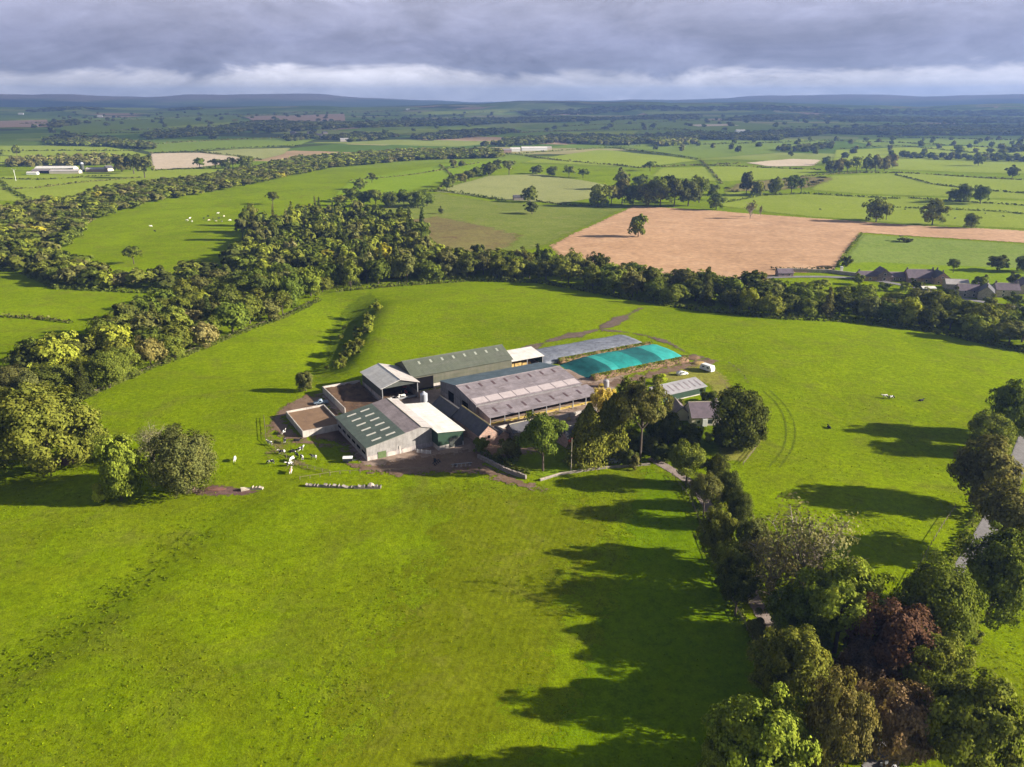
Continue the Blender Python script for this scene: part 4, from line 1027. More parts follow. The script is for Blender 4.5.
# bungalow and shed on the right
c = at(701, 419)
bung = house('cottage', 'purple slate roofed cottage with white bay beside the big dark tree', 'house', c[0], c[1]-1, D2R(4), 9.6, 9.6, 3.0, 6.5, 'render_cream', 'slate_purple', wins=(('f', 1.2, .7, 1.5, 1.4), ('f', -2.6, .9, 1.1, 1.1), ('l', -1, .9, 1.2, 1.2)), chim=((4.2, 0, .9),))
obj('bay', box(B(), -1.4, .1, -5.5, -4.8, 0, 2.55), M['white_paint'], bung)
cw = c; c = (c[0]-7.2, c[1]+3.0)
wg = house('cottage_wing', 'shaded slate wing on the left of the purple roofed cottage', 'house', c[0], c[1], D2R(94), 9, 4.6, 2.6, 4.6, 'render_cream', 'slate_purple')
obj('porch_roof', box(B(), 4.6, 7, -2.0, 2.0, 2.5, 2.62), M['roof_white'], wg)
gs = shed('grey_shed', 'long low grey roofed shed with dark green wall above the cottage', 'shed', 104.5, 125.6, -7, -.4, 'u', [(0, 2.8), (.93, 4.3), (1, 4.1)], ['roof_greyshed', 'roof_greyshed'], 'clad_green', 'concrete', .35,
          lights=[(0, 2+2.5*i, .2, .82, .7) for i in range(8)], lightmat='roof_lilac', over=.4)
# pits
def pit(name, label, u0, u1, v0, v1, ht, fill, fh, mat='concrete', sides='abcd', inner=None):
    o = L(u0, v0); z = hz(*L((u0+u1)/2, (v0+v1)/2)); r = thing(name, label, 'pit', (o[0], o[1], z), FA); X, Y = u1-u0, v1-v0; t = .3
    for s, b in (('a', (0, X, 0, t)), ('b', (0, X, Y-t, Y)), ('c', (0, t, t+.003, Y-t-.003)), ('d', (X-t, X, t+.003, Y-t-.003))):
        if s in sides: obj('wall', box(B(), *b, -1.5, ht), M[mat], r)
    bm = B(); nx, ny = 14, 14; g = {}
    for i in range(nx+1):
        for j in range(ny+1):
            x, y = t+(X-2*t)*i/nx, t+(Y-2*t)*j/ny; g[i, j] = bm.verts.new((x, y, fh(i/nx, j/ny)))
    for i in range(nx):
        for j in range(ny): bm.faces.new((g[i, j], g[i+1, j], g[i+1, j+1], g[i, j+1]))
    obj('manure', bm, M[fill], r, True); return r
pit('slurry_pit', 'square concrete slurry pit full of smooth brown slurry, left of the green roofed barn', -12, 1, 26.3, 46, 2.2, 'slurry', lambda a, b: 1.55+.05*math.sin(a*9)*math.sin(b*7))
rr = random.Random(4)
pit('muck_pit', 'concrete walled muck heap pit between the slurry pit and the open shed', 5.6, 19.8, 37.5, 62.5, 2.6, 'muck', lambda a, b: .5+1.7*b*b*(1-.25*a)+rr.uniform(-.25, .25)*(.3+b), sides='bc')
# silo
p = L(31.6, 31.0); r = thing('feed_silo', 'pale galvanised feed silo between the open shed and the white roofed shed', 'silo', (p[0], p[1], hz(*p)))
obj('drum', lathe(B(), [(.35, .9), (1.3, 2.1), (1.3, 5.0)], 24), M['silo_grey'], r, False)
obj('cone_roof', lathe(B(), [(1.34, 5.0), (.35, 5.75), (.3, 5.95)], 24), M['silo_grey'], r)
for k in range(4):
    a = k*math.pi/2+.5; obj('leg', tube(B(), (1.2*math.cos(a), 1.2*math.sin(a), -.3), (1.2*math.cos(a), 1.2*math.sin(a), 2.6), .07, .07), M['steel'], r)
obj('ladder', box(B(), -.2, .2, -1.42, -1.36, .5, 5.2), M['steel'], r)

# silage clamps
def clamp(name, label, u0, u1, v0, v1, top, bands, ramp0=9, ramp1=3, seed=0, side=.0):
    o = L(u0, v0); z = hz(*L((u0+u1)/2, (v0+v1)/2)); r = thing(name, label, 'silage clamp', (o[0], o[1], z), FA); X, Y = u1-u0, v1-v0; rn = random.Random(seed)
    nj = 16
    def zz(x, y):
        e = min(1, max(0, x/ramp0)); e = e*e*(3-2*e); f = min(1, max(0, (X-x)/ramp1)); f = f*(2-f)
        s = y/Y; c = max(0.0, 1-abs(2*s-1)**4); return max(.02, top*e*f*(.42+.58*c)*(1+.05*math.sin(x*.33+seed)))+.06*math.sin(x*1.7+y*.9)*e
    for (x0, x1, mt) in bands:
        bm = B(); g = {}; ni = max(2, int((x1-x0)/1.2))
        for i in range(ni+1):
            for j in range(nj+1):
                x, y = x0+(x1-x0)*i/ni, Y*j/nj; g[i, j] = bm.verts.new((x, y, zz(x, y)+rn.uniform(-.05, .05)*(0 < i < ni)))
        for i in range(ni):
            for j in range(nj): bm.faces.new((g[i, j], g[i+1, j], g[i+1, j+1], g[i, j+1]))
        for i in range(ni):   # skirts to the ground
            for j in (0, nj):
                a, b = g[i, j], g[i+1, j]; c, d = bm.verts.new((a.co.x, a.co.y, -1)), bm.verts.new((b.co.x, b.co.y, -1)); bm.faces.new((a, b, d, c))
        if x1 >= X-.1:
            for j in range(nj):
                a, b = g[ni, j], g[ni, j+1]; bm.faces.new((a, b, bm.verts.new((b.co.x, b.co.y, -1)), bm.verts.new((a.co.x, a.co.y, -1))))
        obj('cover_sheet', bm, M[mt], r, True)
    return r
tc = clamp('silage_clamp', 'silage clamp under bright teal sheeting in light and dark bands', 96, 146, 26.0, 47, 3.0, [(0, 13, 'sheet_teal_dark'), (13, 16.5, 'sheet_teal_pale'), (16.5, 28, 'sheet_teal'), (28, 38, 'sheet_teal_dark'), (38, 50, 'sheet_teal_pale')], 13, 2.5, 1)
gc = clamp('silage_clamp', 'silage clamp under wrinkled grey sheeting behind the teal one', 88, 146, 49, 66.5, 2.4, [(0, 57, 'sheet_grey')], 7, 6, 2)
for k, (v, lab) in enumerate(((48, 'grassed earth bank between the teal and the grey silage clamps'), (25.2, 'grassed earth bank along the near side of the teal silage clamp'))):
    o = L(98, v); r = thing('earth_bank', lab, 'earth bank', (o[0], o[1], hz(*o)), FA)
    bm = B(); secs = []
    for i in range(40):
        x = 48*i/39; w = 1.0+.25*math.sin(i*1.3) if k == 0 else 1.7+.35*math.sin(i*1.1); hh = (2.2 if k == 0 else 1.9)+.3*math.sin(i*.9)
        if i in (0, 39): hh *= .4
        secs.append([(x, -w, -1), (x, -w*.6, hh*.7), (x, -.2*w, hh), (x, .3*w, hh), (x, w*.7, hh*.7), (x, w, -1)])
    obj('bank', loft(bm, secs), M['soil_bank'], r, True)
    rng = np.random.default_rng(k); n = 2600; x = rng.uniform(0, 48, n); y = rng.normal(0, .7 if k == 0 else .9, n); zt = (2.2 if k == 0 else 1.9)*np.clip(1-(np.abs(y)/(1.4 if k == 0 else 2.0))**2, .2, 1)+rng.uniform(0, .35, n)
    V = cards(np.stack([x, y, zt], 1), unit(rng.normal(0, .5, (n, 3))+np.array([0, -.3, 1])), .3, rng, .6)
    g = link_mesh('grass_cover', np_mesh('grass_cover', V, np.arange(len(V)).reshape(-1, 4), M['leaf']), r); g.color = (.16, .19, .02, 1)
# rubble & pale block at the right end of the teal clamp
p = L(147, 28.5)
def heap(name, label, cat, x, y, rx, ry, hh, mat, seed=0, group=None):
    r_ = random.Random(seed); bm = B(); n = 14; m = 6; rings = []
    for j in range(m+1):
        t = j/m; rr_ = math.cos(t*math.pi/2); rings.append([bm.verts.new((rx*rr_*math.cos(2*math.pi*i/n)*r_.uniform(.85, 1.15), ry*rr_*math.sin(2*math.pi*i/n)*r_.uniform(.85, 1.15), hh*math.sin(t*math.pi/2)*r_.uniform(.88, 1.12)-.15)) for i in range(n)])
    for a, b in zip(rings, rings[1:]):
        for i in range(n): bm.faces.new((a[i], a[(i+1) % n], b[(i+1) % n], b[i]))
    bm.faces.new(rings[-1])
    o = obj(name, bm, M[mat], None, True); o.location = (x, y, hz(x, y)); return tag(o, label, cat, group)
heap('rubble_heap', 'pale rubble heap at the right end of the teal silage clamp', 'heap', *at(669, 361), 3.2, 2.0, 1.8, 'stone_cream', 1)
heap('soil_heap', 'dark wet soil heap behind the parked white car', 'heap', *at(685, 358), 6.5, 3.0, 1.3, 'muck', 2)
heap('soil_heap', 'pale sandy soil heap left of the white caravan', 'heap', *at(699, 364), 3.2, 1.6, 1.2, 'straw', 3)
heap('soil_heap', 'reddish soil heap by the tumbled wall under the round dark tree', 'heap', *at(214, 489), 4.0, 1.2, .5, 'soil_heap', 4)
x, y = at(606, 387); r = thing('storage_tank', 'grey upright tank at the yard corner below the teal clamp', 'tank', (x, y, hz(x, y)))
obj('drum', lathe(B(), [(1.1, -.2), (1.1, 2.4), (.9, 2.7), (.3, 2.85)], 18), M['roof_greyshed'], r); obj('lid', lathe(B(), [(.32, 2.86), (.3, 3.0)], 12), M['steel'], r)

# vehicles
car('white estate car parked on the yellow grass above the grey shed', *at(682, 375), D2R(22), 'car_white', 'estate')
car('pale blue pickup parked in the shade behind the slurry pit', *at(321, 404), D2R(200), 'car_blue', 'pickup')
car('dark car with its rear towards the lawn, under the conifers', *at(603, 462), D2R(10), 'car_dark', 'hatch')
car('silver hatchback parked beside the dark car under the conifers', *at(613, 463), D2R(8), 'silver', 'hatch')
car('white hatchback driving down the lane at the bottom edge', *at(893, 774), D2R(115), 'car_white', 'hatch')
x, y = at(707, 371); r = thing('caravan', 'white touring caravan parked at the field edge right of the soil heaps', 'caravan', (x, y, hz(x, y)), D2R(125))
obj('shell', loft(B(), [[(-2.9, yy, .55), (-2.95, yy, 1.6), (-2.5, yy, 2.75), (2.2, yy, 2.75), (2.9, yy, 1.7), (2.85, yy, .55)] for yy in (-1.1, 1.1)]), M['car_white'], r)
for xx in (-1.7, .6):
    for s in (-1, 1): obj('window', box(B(), xx, xx+1.1, min(s*1.1, s*1.12), max(s*1.1, s*1.12), 1.5, 2.1), M['glass'], r)
for s in (-1, 1): obj('wheel', lathe(B(), [(.3, -.1), (.3, .1)], 14), M['rubber'], r).matrix_local = Matrix.Translation((0, s*.95, .3)) @ Matrix.Rotation(math.pi/2, 4, 'X')
obj('drawbar', box(B(), 2.8, 4.0, -.08, .08, .45, .55), M['steel'], r)
x, y = at(348, 462); r = thing('livestock_trailer', 'small dark sided trailer with a white roof in front of the green roofed barn', 'trailer', (x, y, hz(x, y)), D2R(5))
obj('box_body', box(B(), -1.3, 1.3, -.75, .75, .5, 1.45), M['car_dark'], r); obj('roof', prism(B(), [(-1.4, -.85, 1.45), (-1.4, -.5, 1.75), (-1.4, .5, 1.75), (-1.4, .85, 1.45)], (2.8, 0, 0)), M['white_paint'], r)
for s in (-1, 1): obj('wheel', lathe(B(), [(.32, -.1), (.32, .1)], 14), M['rubber'], r).matrix_local = Matrix.Translation((0, s*.85, .32)) @ Matrix.Rotation(math.pi/2, 4, 'X')
obj('drawbar', box(B(), 1.3, 2.3, -.06, .06, .5, .6), M['steel'], r)
x, y = L(36, 27); r = thing('farm_trailer', 'pale green flat trailer parked at the left end of the lilac roofed shed', 'trailer', (x, y, hz(x, y)), FA+.5)
obj('bed', box(B(), -2.2, 2.2, -1, 1, .75, .95), M['trailer_green'], r)
for s_ in ((-2.2, -2.1, -1, 1), (2.1, 2.2, -1, 1), (-2.09, 2.09, -1, -.92), (-2.09, 2.09, .92, 1)): obj('side_board', box(B(), *s_, .953, 1.5), M['trailer_green'], r)
for s_ in (-1, 1): obj('wheel', lathe(B(), [(.42, -.14), (.42, .14)], 14), M['rubber'], r).matrix_local = Matrix.Translation((0, s_*.9, .42)) @ Matrix.Rotation(math.pi/2, 4, 'X')
obj('drawbar', box(B(), 2.2, 3.6, -.06, .06, .6, .7), M['steel'], r)
def tractor(label, x, y, rz, paint):
    r = thing('tractor', label, 'tractor', (x, y, hz(x, y)), rz)
    obj('bonnet', loft(B(), [[(xx, -.38, .8), (xx, -.4, z1-.1), (xx, -.28, z1), (xx, .28, z1), (xx, .4, z1-.1), (xx, .38, .8)] for xx, z1 in ((.3, 1.65), (1.2, 1.6), (2.1, 1.45))]), M[paint], r)
    obj('chassis', box(B(), -1.1, 2.0, -.3, .3, .5, .95), M['car_dark'], r)
    cab = obj('cab', loft(B(), [[(-.95, -.7, .95), (-.95, .7, .95), (.35, .7, .95), (.35, -.7, .95)], [(-.85, -.66, 2.4), (-.85, .66, 2.4), (.2, .66, 2.4), (.2, -.66, 2.4)]]), M['glass'], r)
    obj('roof', box(B(), -1.0, .35, -.78, .78, 2.403, 2.55), M[paint], cab)
    for s_ in (-1, 1):
        for xx, rr_, ww in ((-.7, .8, .22), (1.5, .5, .16)):
            w_ = obj('wheel', lathe(B(), [(rr_*.6, -ww), (rr_, -ww*.8), (rr_, ww*.8), (rr_*.6, ww)], 18), M['rubber'], r); w_.matrix_local = Matrix.Translation((xx, s_*.95, rr_)) @ Matrix.Rotation(math.pi/2, 4, 'X')
            obj('rim', lathe(B(), [(rr_*.55, -ww-.02), (rr_*.55, ww+.02)], 14), M['yellow_paint'], w_)
    return r
tractor('red tractor standing inside the open shed behind the cows', *L(31.2, 47), FA+math.pi*1.45, 'red_paint')
GB = 'wrapped bales beside the feeding yard'
for k, (u, v) in enumerate(((74, -3.5), (75.7, -3.3), (77.4, -3.6), (79.2, -3.2))):
    x, y = L(u, v); o = obj('silage_bale', lathe(B(), [(.5, -.62), (.64, -.52), (.66, 0), (.64, .52), (.5, .62)], 18), M['car_dark'], None, True); o.location = (x, y, hz(x, y)+.63); o.rotation_euler = (math.pi/2, 0, FA+k*.2)
    tag(o, 'dark wrapped round bale in the row below the feeding yard', 'bale', GB)
for k, (u, v, lab) in enumerate(((53.5, -2.6, 'round steel ring feeder full of hay nearer the stone barn'), (68.5, -3.6, 'round steel ring feeder full of hay beside the wrapped bales'))):
    x, y = L(u, v); r = thing('ring_feeder', lab, 'feeder', (x, y, hz(x, y)))
    fb = B()
    for q in range(14):
        a, b = q*2*math.pi/14, (q+1)*2*math.pi/14
        for zz in (.1, .6, 1.1): tube(fb, (1.1*math.cos(a), 1.1*math.sin(a), zz), (1.1*math.cos(b), 1.1*math.sin(b), zz), .035, .035, 4)
        tube(fb, (1.1*math.cos(a), 1.1*math.sin(a), 0), (1.1*math.cos(a), 1.1*math.sin(a), 1.12), .03, .03, 4)
    obj('ring', fb, M['steel'], r); obj('hay', lathe(B(), [(.85, 0), (.9, .5), (.55, .9), (.1, 1.0)], 14), M['straw'], r, True)
# implements on the mud
x, y = at(462, 466); r = thing('hay_rake', 'old pale grey two wheeled hay rake lying on the mud beside the field', 'farm machine', (x, y, hz(x, y)), D2R(12))
fb = box(B(), -3.2, 3.0, -.09, .09, .75, .93)
for k in range(5): tube(fb, (-2.6+k*1.25, 0, .84), (-2.9+k*1.25, -1.1, .45), .06, .05)
obj('frame', fb, M['steel'], r)
for k in range(5):
    bm = B(); cx, cy = -2.9+k*1.25, -1.1
    for q in range(12): tube(bm, (cx, cy, .5), (cx+.6*math.cos(q*.5236), cy+.15, .5+.6*math.sin(q*.5236)), .025, .015, 4)
    obj('rake_wheel', bm, M['concrete'], r)
for s in (-1.8, 2.4): obj('wheel', lathe(B(), [(.38, -.12), (.38, .12)], 14), M['rubber'], r).matrix_local = Matrix.Translation((s, .5, .38)) @ Matrix.Rotation(math.pi/2, 4, 'X')
x, y = at(436, 464); r = thing('disc_plough', 'dark upright plough standing on the mud left of the hay rake', 'farm machine', (x, y, hz(x, y)), D2R(60))
fb = box(B(), -1.6, 1.6, -.1, .1, .8, 1.0); box(fb, -.5, -.35, -.45, .45, .8, 2.0); obj('frame', fb, M['car_dark'], r)
for k in range(4): obj('blade', tube(B(), (-1.3+k*.85, -.1, .8), (-1.0+k*.85, -.5, .05), .07, .22, 5), M['car_dark'], r)
x, y = at(417, 453); g = thing('yard_gate', 'pale five bar gate standing open on the mud in front of the boarded gable', 'gate', (x, y, hz(x, y)), D2R(-14))
bm = B()
for k in range(5): box(bm, 0, 4.4, -.03, .03, .2+k*.24, .27+k*.24)
obj('bars', bm, M['white_paint'], g)
for xx in (0, 1.45, 2.9, 4.4): obj('upright', box(B(), xx-.06, xx+.06, .031, .11, 0, 1.4), M['white_paint'], g)
# pole with a red cap near the lawn
x, y = at(571, 472); r = thing('pole', 'tall pale pole with a small red flag on the front lawn', 'pole', (x, y, hz(x, y)))
obj('shaft', tube(B(), (0, 0, -.4), (0, 0, 10.5), .13, .08, 8), M['palebark'], r); obj('flag', box(box(B(), -.9, -.09, -.02, .02, 9.4, 10.1), -.3, .3, -.03, .03, 10.42, 10.6), M['red_paint'], r)

# walls and fences round the farm
wall_line('garden_wall', 'low pale stone wall along the front of the garden lawn', 'wall', pxpoly([(540, 481), (560, 475), (600, 469), (650, 465)]), .4, .55, 'stone_grey', coping='stone_cream')
wall_line('stone_wall', 'shaded stone retaining wall curving below the garden hedge to the track end', 'wall', pxpoly([(478, 458), (492, 465), (508, 473), (526, 479)]), .6, 1.3, 'stone_grey', jag=.1)
wall_line('tumbled_wall', 'tumbled dark dry stone wall alone in the grass below the barn', 'wall', pxpoly([(306, 486), (330, 487), (355, 488), (381, 488)]), 1.2, .5, 'stone_grey', jag=.4)
wall_line('tumbled_wall', 'tumbled pale dry stone wall right of the round dark tree', 'wall', pxpoly([(241, 491), (250, 489), (263, 489)]), 1.0, .6, 'stone_cream', jag=.4)
rs = random.Random(8)
for k, (px_, py_, mt, lab) in enumerate(((188, 491, 'stone_cream', 'tall pale boulder at the foot of the round dark tree'), (194, 491, 'stone_pink', 'pinkish boulder beside the taller pale one under the round dark tree'), (88, 455, 'stone_cream', 'pale boulder below the large spreading oak'), (371, 486, 'stone_cream', 'pale boulder lying on the tumbled wall below the barn'))):
    x, y = at(px_, py_); heap('boulder', lab, 'boulder', x, y, 1.0, .8, 1.5 if k < 2 else 1.1, mt, 20+k)
fence('wire and post fence along the edge of the left wood', pxpoly([(90, 395), (130, 377), (170, 360), (215, 342), (265, 323), (310, 303)]), 1.1, 2, 3.5)
fence('timber fence along the field side of the road at the right', pxpoly([(955, 508), (944, 524), (928, 550), (910, 585), (896, 608)]), 1.1, 1, 2.4, 'timber')
fence('timber fence round the cow paddock left of the slurry pit', pxpoly([(264, 418), (266, 440), (282, 455), (300, 466), (330, 474)]), 1.1, 2, 2.5)
fence('thin fence beside the dark tree below the cottage', pxpoly([(764, 433), (755, 450), (743, 465)]), 1.1, 2, 2.2)
fence('fence along the lane on its field side', pxpoly([(672, 476), (690, 500), (708, 545), (728, 595), (752, 640), (775, 675)]), 1.1, 2, 2.8)
fence('short fence across the mud below the boarded gable', pxpoly([(300, 480), (340, 474), (390, 472), (440, 470)]), 1.0, 1, 2.6)

# cattle
protos = {}
for k in ('stand', 'graze', 'lie'): protos[k] = cow_mesh('cow', M['cow_a'], k)
def cow(label, px_, py_, pose, mat, rz, group, s=1.0, xy=None):
    x, y = xy or at(px_, py_); o = bpy.data.objects.new('cow', protos[pose]); COL.objects.link(o)
    o.location = (x, y, hz(x, y)+.02); o.rotation_euler = (0, 0, D2R(rz)); o.scale = (s, s, s)
    o.material_slots[0].link = 'OBJECT'; o.material_slots[0].material = M[mat]; return tag(o, label, 'cow', group)
GH = 'dairy cows on the worn grass left of the barn'
for a in (('white patched cow highest of the herd, by the mud below the slurry pit', 284, 434, 'stand', 'cow_a', 80), ('black and white cow second from the top of the herd on bare earth', 285, 443, 'stand', 'cow_b', 100),
          ('black cow lying right of the herd top, under the slurry pit wall', 297, 441, 'lie', 'cow_black', 10), ('white patched cow at the upper left of the herd', 270, 445, 'stand', 'cow_a', 150),
          ('black and white cow in the left middle of the herd facing left', 282, 454, 'stand', 'cow_a', 185), ('black cow between two white patched cows in mid herd', 293, 452, 'lie', 'cow_b', 20),
          ('white patched cow at the right of the herd, facing away', 301, 451, 'stand', 'cow_a', 60), ('mostly black cow in the centre of the herd', 297, 457, 'stand', 'cow_b', 130), ('white patched cow pressed against the centre cow', 302, 459, 'graze', 'cow_a', 300),
          ('white cow grazing just below the herd centre', 292, 461, 'graze', 'cow_white', 250), ('black and white cow below the grazing white cow', 290, 466, 'stand', 'cow_a', 200), ('tan and white cow lowest of the herd', 291, 473, 'stand', 'cow_tan', 95),
          ('black and white cow at the lower left of the herd', 271, 464, 'graze', 'cow_a', 190), ('lone white cow grazing near the round dark tree', 235, 461, 'graze', 'cow_white', 100), ('white patched cow apart at the right of the herd near the barn shade', 314, 459, 'stand', 'cow_a', 160)):
    cow(*a, GH)
for k, (u, v, pose, mat, rz, lab) in enumerate(((23.5, 42.8, 'stand', 'cow_a', 215, 'white patched cow at the left of the open shed'), (25.4, 43.4, 'stand', 'cow_b', 160, 'black and white cow second from left in the open shed'), (27.2, 42.9, 'graze', 'cow_a', 240, 'white patched cow in the middle of the open shed with its head down'), (28.8, 43.5, 'stand', 'cow_white', 200, 'white cow right of the others in the open shed'))):
    cow(lab, 0, 0, pose, mat, rz, 'cows standing in the open shed', 1, L(u, v))
for lab, a, b, pose, mat, rz in (('white patched cow standing in the wide right hand field', 885, 398, 'stand', 'cow_a', 185), ('black cow grazing next to the patched one in the wide right hand field', 891, 399, 'graze', 'cow_b', 10), ('black cow alone near the right hand trees', 921, 401, 'lie', 'cow_black', 20), ('tiny dark cow lying in the middle of the right hand field', 829, 428, 'lie', 'cow_black', 90)):
    cow(lab, a, b, pose, mat, rz, 'cows in the right hand field')
for k, (a, b, mat) in enumerate(((187, 221, 'cow_white'), (190, 219, 'cow_white'), (192, 222, 'cow_white'), (151, 227, 'cow_white'), (204, 219, 'cow_black'), (208, 217, 'cow_black'), (209, 221, 'cow_tan'), (213, 220, 'cow_black'), (216, 222, 'cow_tan'), (219, 219, 'cow_black'), (222, 222, 'cow_a'), (218, 214, 'cow_white'), (224, 217, 'cow_tan'), (155, 232, 'cow_black'), (230, 221, 'cow_white'))):
    cow(['pale cow in the far herd beyond the left wood', 'dark cow in the far herd beyond the left wood', 'brown and white cow in the far herd beyond the left wood'][0 if mat in ('cow_white', 'cow_a') else 1 if mat == 'cow_black' else 2], a, b, 'stand' if k % 2 else 'graze', mat, k*67, 'far herd beyond the left wood', 1.15)
for k, (a, b) in enumerate(((868, 212), (885, 214), (905, 210), (948, 216), (955, 219), (985, 214), (1003, 217), (820, 210))):
    cow('tiny dark cow in the bright field beyond the stubble', a, b, 'graze', 'cow_black', k*50, 'dark cattle beyond the stubble field', 1.1)
# ------------------------------------------------------------------ hamlet on the right, far farms
def hpx(name, label, px_, py_, rz, *a, **k):
    x, y = at(px_, py_); return house(name, label, 'house' if name != 'stone_barn' else 'barn', x, y, D2R(rz), *a, **k)
W1 = (('f', -2.5, .9, 1, 1.2), ('f', 2.5, .9, 1, 1.2), ('f', -2.5, 3, 1, 1.1), ('f', 2.5, 3, 1, 1.1))
hpx('cottage', 'small purple roofed cottage at the left end of the hamlet', 784, 276, 3, 10, 6, 2.6, 5, 'stone_purple', 'slate_purple', wins=(('f', 2.5, .9, 1, 1.2), ('f', -2, .9, 1, 1.2)))
hpx('cottage', 'long dark stone cottage of the hamlet with gabled dormer', 871, 280, -3, 18, 7, 3.2, 5.8, 'stone_pink', 'slate_purple', wins=(('f', -6, .9, 1.2, 1.3), ('f', -2, .9, 1.2, 1.3)), chim=((-8.4, 0, 1.1), (8.2, 0, 1.1)))
g = hpx('cottage', 'tall gabled stone house front in the middle of the hamlet row', 881, 280, 87, 10, 8.5, 4.4, 8.0, 'stone_purple', 'slate_purple', wins=(('l', 0, .9, 1.6, 1.5), ('l', 0, 4, 1.2, 1.2)))
hpx('cottage', 'low dark cottage right of the tall gabled house', 895, 280, -3, 12, 7, 2.8, 5.2, 'stone_purple', 'slate_purple', wins=(('f', -2, .8, 1.2, 1.2), ('f', 2, .8, 1.2, 1.2)))
hpx('cottage', 'house with broad lilac slate roof in the hamlet', 918, 281, -4, 17, 10, 3.0, 7.6, 'stone_pink', 'slate_purple', wins=(('f', -4, .8, 1.2, 1.2), ('f', 3, .8, 1.2, 1.2)), chim=((8, 0, 1.3), (-8, 0, 1.0)))
hpx('cottage', 'stone house with chimneys at the right of the lilac roofed house', 938, 283, 84, 11, 9, 4.4, 7.8, 'stone_pink', 'slate', wins=(('l', -2, .9, 1, 1.2), ('l', 2, .9, 1, 1.2), ('l', 0, 4, 1, 1.2)), chim=((-4.5, 0, 1.2), (4.5, 0, 1.2)))
hpx('outbuilding', 'pale stone outbuilding with tan roof sloping from the stone house', 955, 288, -12, 13, 8, 3.2, 5.6, 'stone_cream', 'roof_cream')
hpx('outbuilding', 'white roofed lean to shed in front of the lilac roofed house', 927, 291, 0, 8, 5, 2.2, 3.0, 'stone_grey', 'roof_white')
hpx('cottage', 'stone house with a sunlit cream gable in the right of the hamlet', 985, 298, 60, 13, 8, 4.6, 8.0, 'stone_cream', 'slate', wins=(('l', 0, 1, 1, 1.2), ('f', 2, 1, 1, 1.2), ('f', -3, 1, 1, 1.2)), chim=((-5.8, 0, 1.2), (5.5, 0, 1.2)))
hpx('cottage', 'grey slate terrace house third from the right edge of the hamlet', 966, 296, -6, 12, 7.5, 4.2, 7.2, 'stone_house', 'slate_purple', wins=W1, chim=((5.6, 0, 1.1),))
hpx('cottage', 'grey slate house second from the right edge of the hamlet', 1004, 296, -8, 13, 8, 4.6, 7.8, 'stone_house', 'slate_purple', wins=W1, chim=((-6, 0, 1.1), (6, 0, 1.1)))
hpx('cottage', 'grey slate house at the right edge of the hamlet', 1023, 292, 75, 12, 8, 4.6, 8.2, 'stone_house', 'slate_purple', wins=W1, chim=((-5.5, 0, 1.1),))
wall_line('roadside_wall', 'long pale stone wall along the hamlet road', 'wall', pxpoly([(792, 272), (830, 273), (862, 277)]), .6, 2.2, 'stone_cream', coping='concrete')
x, y = at(841, 273); r = thing('gatepost', 'white rendered gatepost standing at the hamlet road', 'gatepost', (x, y, hz(x, y))); obj('shaft', box(B(), -.8, .8, -.6, .6, -.5, 4), M['white_paint'], r); obj('cap', prism(B(), [(-.95, -.75, 4.003), (.95, -.75, 4.003), (.95, .75, 4.003), (-.95, .75, 4.003)], (0, 0, .3)), M['white_paint'], r)
# far farm on the left
def fshed(label, px_, py_, rz, Lx, W, ev, rg, wall, roof, name='farm_shed'):
    x, y = at(px_, py_); return house(name, label, 'barn', x, y, D2R(rz), Lx, W, ev, rg, wall, roof)
fshed('long white roofed shed of the far left farm', 57, 171, 4, 62, 20, 5, 8, 'concrete', 'roof_white'); fshed('pale cream shed in front of the long white one at the far left farm', 66, 173.5, 4, 46, 12, 4, 6.2, 'render_cream', 'roof_cream')
fshed('dark low shed at the left of the far left farm', 42, 173, 4, 26, 12, 4, 6, 'shade_and_wall_black', 'roof_lilac'); fshed('pinkish shed at the right of the far left farm', 97, 172, 4, 30, 14, 5, 7.5, 'stone_pink', 'roof_cream')
fshed('small white shed at the left end of the far left farm', 33, 174.5, 4, 16, 8, 3, 4.5, 'white_paint', 'roof_white')
fshed('cream gabled house at the right end of the far left farm', 109, 171, 60, 12, 9, 5, 9, 'render_cream', 'slate', 'farm_house')
x, y = at(83, 172); r = thing('tower_silo', 'dark tower silo with pale cap at the far left farm', 'silo', (x, y, hz(x, y))); obj('drum', lathe(B(), [(3.2, -1), (3.2, 13)], 18), M['clad_dark'], r); obj('cap', lathe(B(), [(3.3, 13), (2, 15.2), (.3, 16)], 18), M['silo_grey'], r)
fshed('long white roofed shed of the farm on the skyline of the middle fields', 534, 150.5, 6, 60, 20, 6, 9, 'white_paint', 'roof_white'); fshed('bright white gabled shed left in the middle farm', 515, 151.5, 6, 22, 16, 6, 9, 'white_paint', 'roof_white')
fshed('pinkish shed at the left of the middle farm', 506, 152.5, 6, 24, 14, 5, 8, 'stone_pink', 'roof_lilac'); fshed('low cream shed at the right end of the middle farm', 546, 149.5, 6, 26, 14, 5, 7, 'render_cream', 'roof_cream')
fshed('lonely grey stone field barn beside a dark tree by the hay field', 519, 200, 8, 14, 8, 3.5, 6, 'stone_grey', 'slate', 'stone_barn')
fshed('white farmhouse right of the far wood end', 345, 141.5, 10, 24, 12, 5, 9, 'render_cream', 'roof_greyshed', 'farm_house'); fshed('pale house at the foot of the far village', 323, 138.5, 60, 16, 10, 6, 9, 'white_paint', 'slate', 'farm_house')
for k in range(7): fshed(['grey roofed house in the far village at the wood end', 'lilac roofed house in the far village at the wood end'][k % 2], 293+k*5.3, 134+(k % 3)*1.2, k*37, 18, 11, 6, 9, 'stone_grey', 'slate_purple' if k % 2 else 'slate', 'village_house')['group'] = 'houses of the far village'
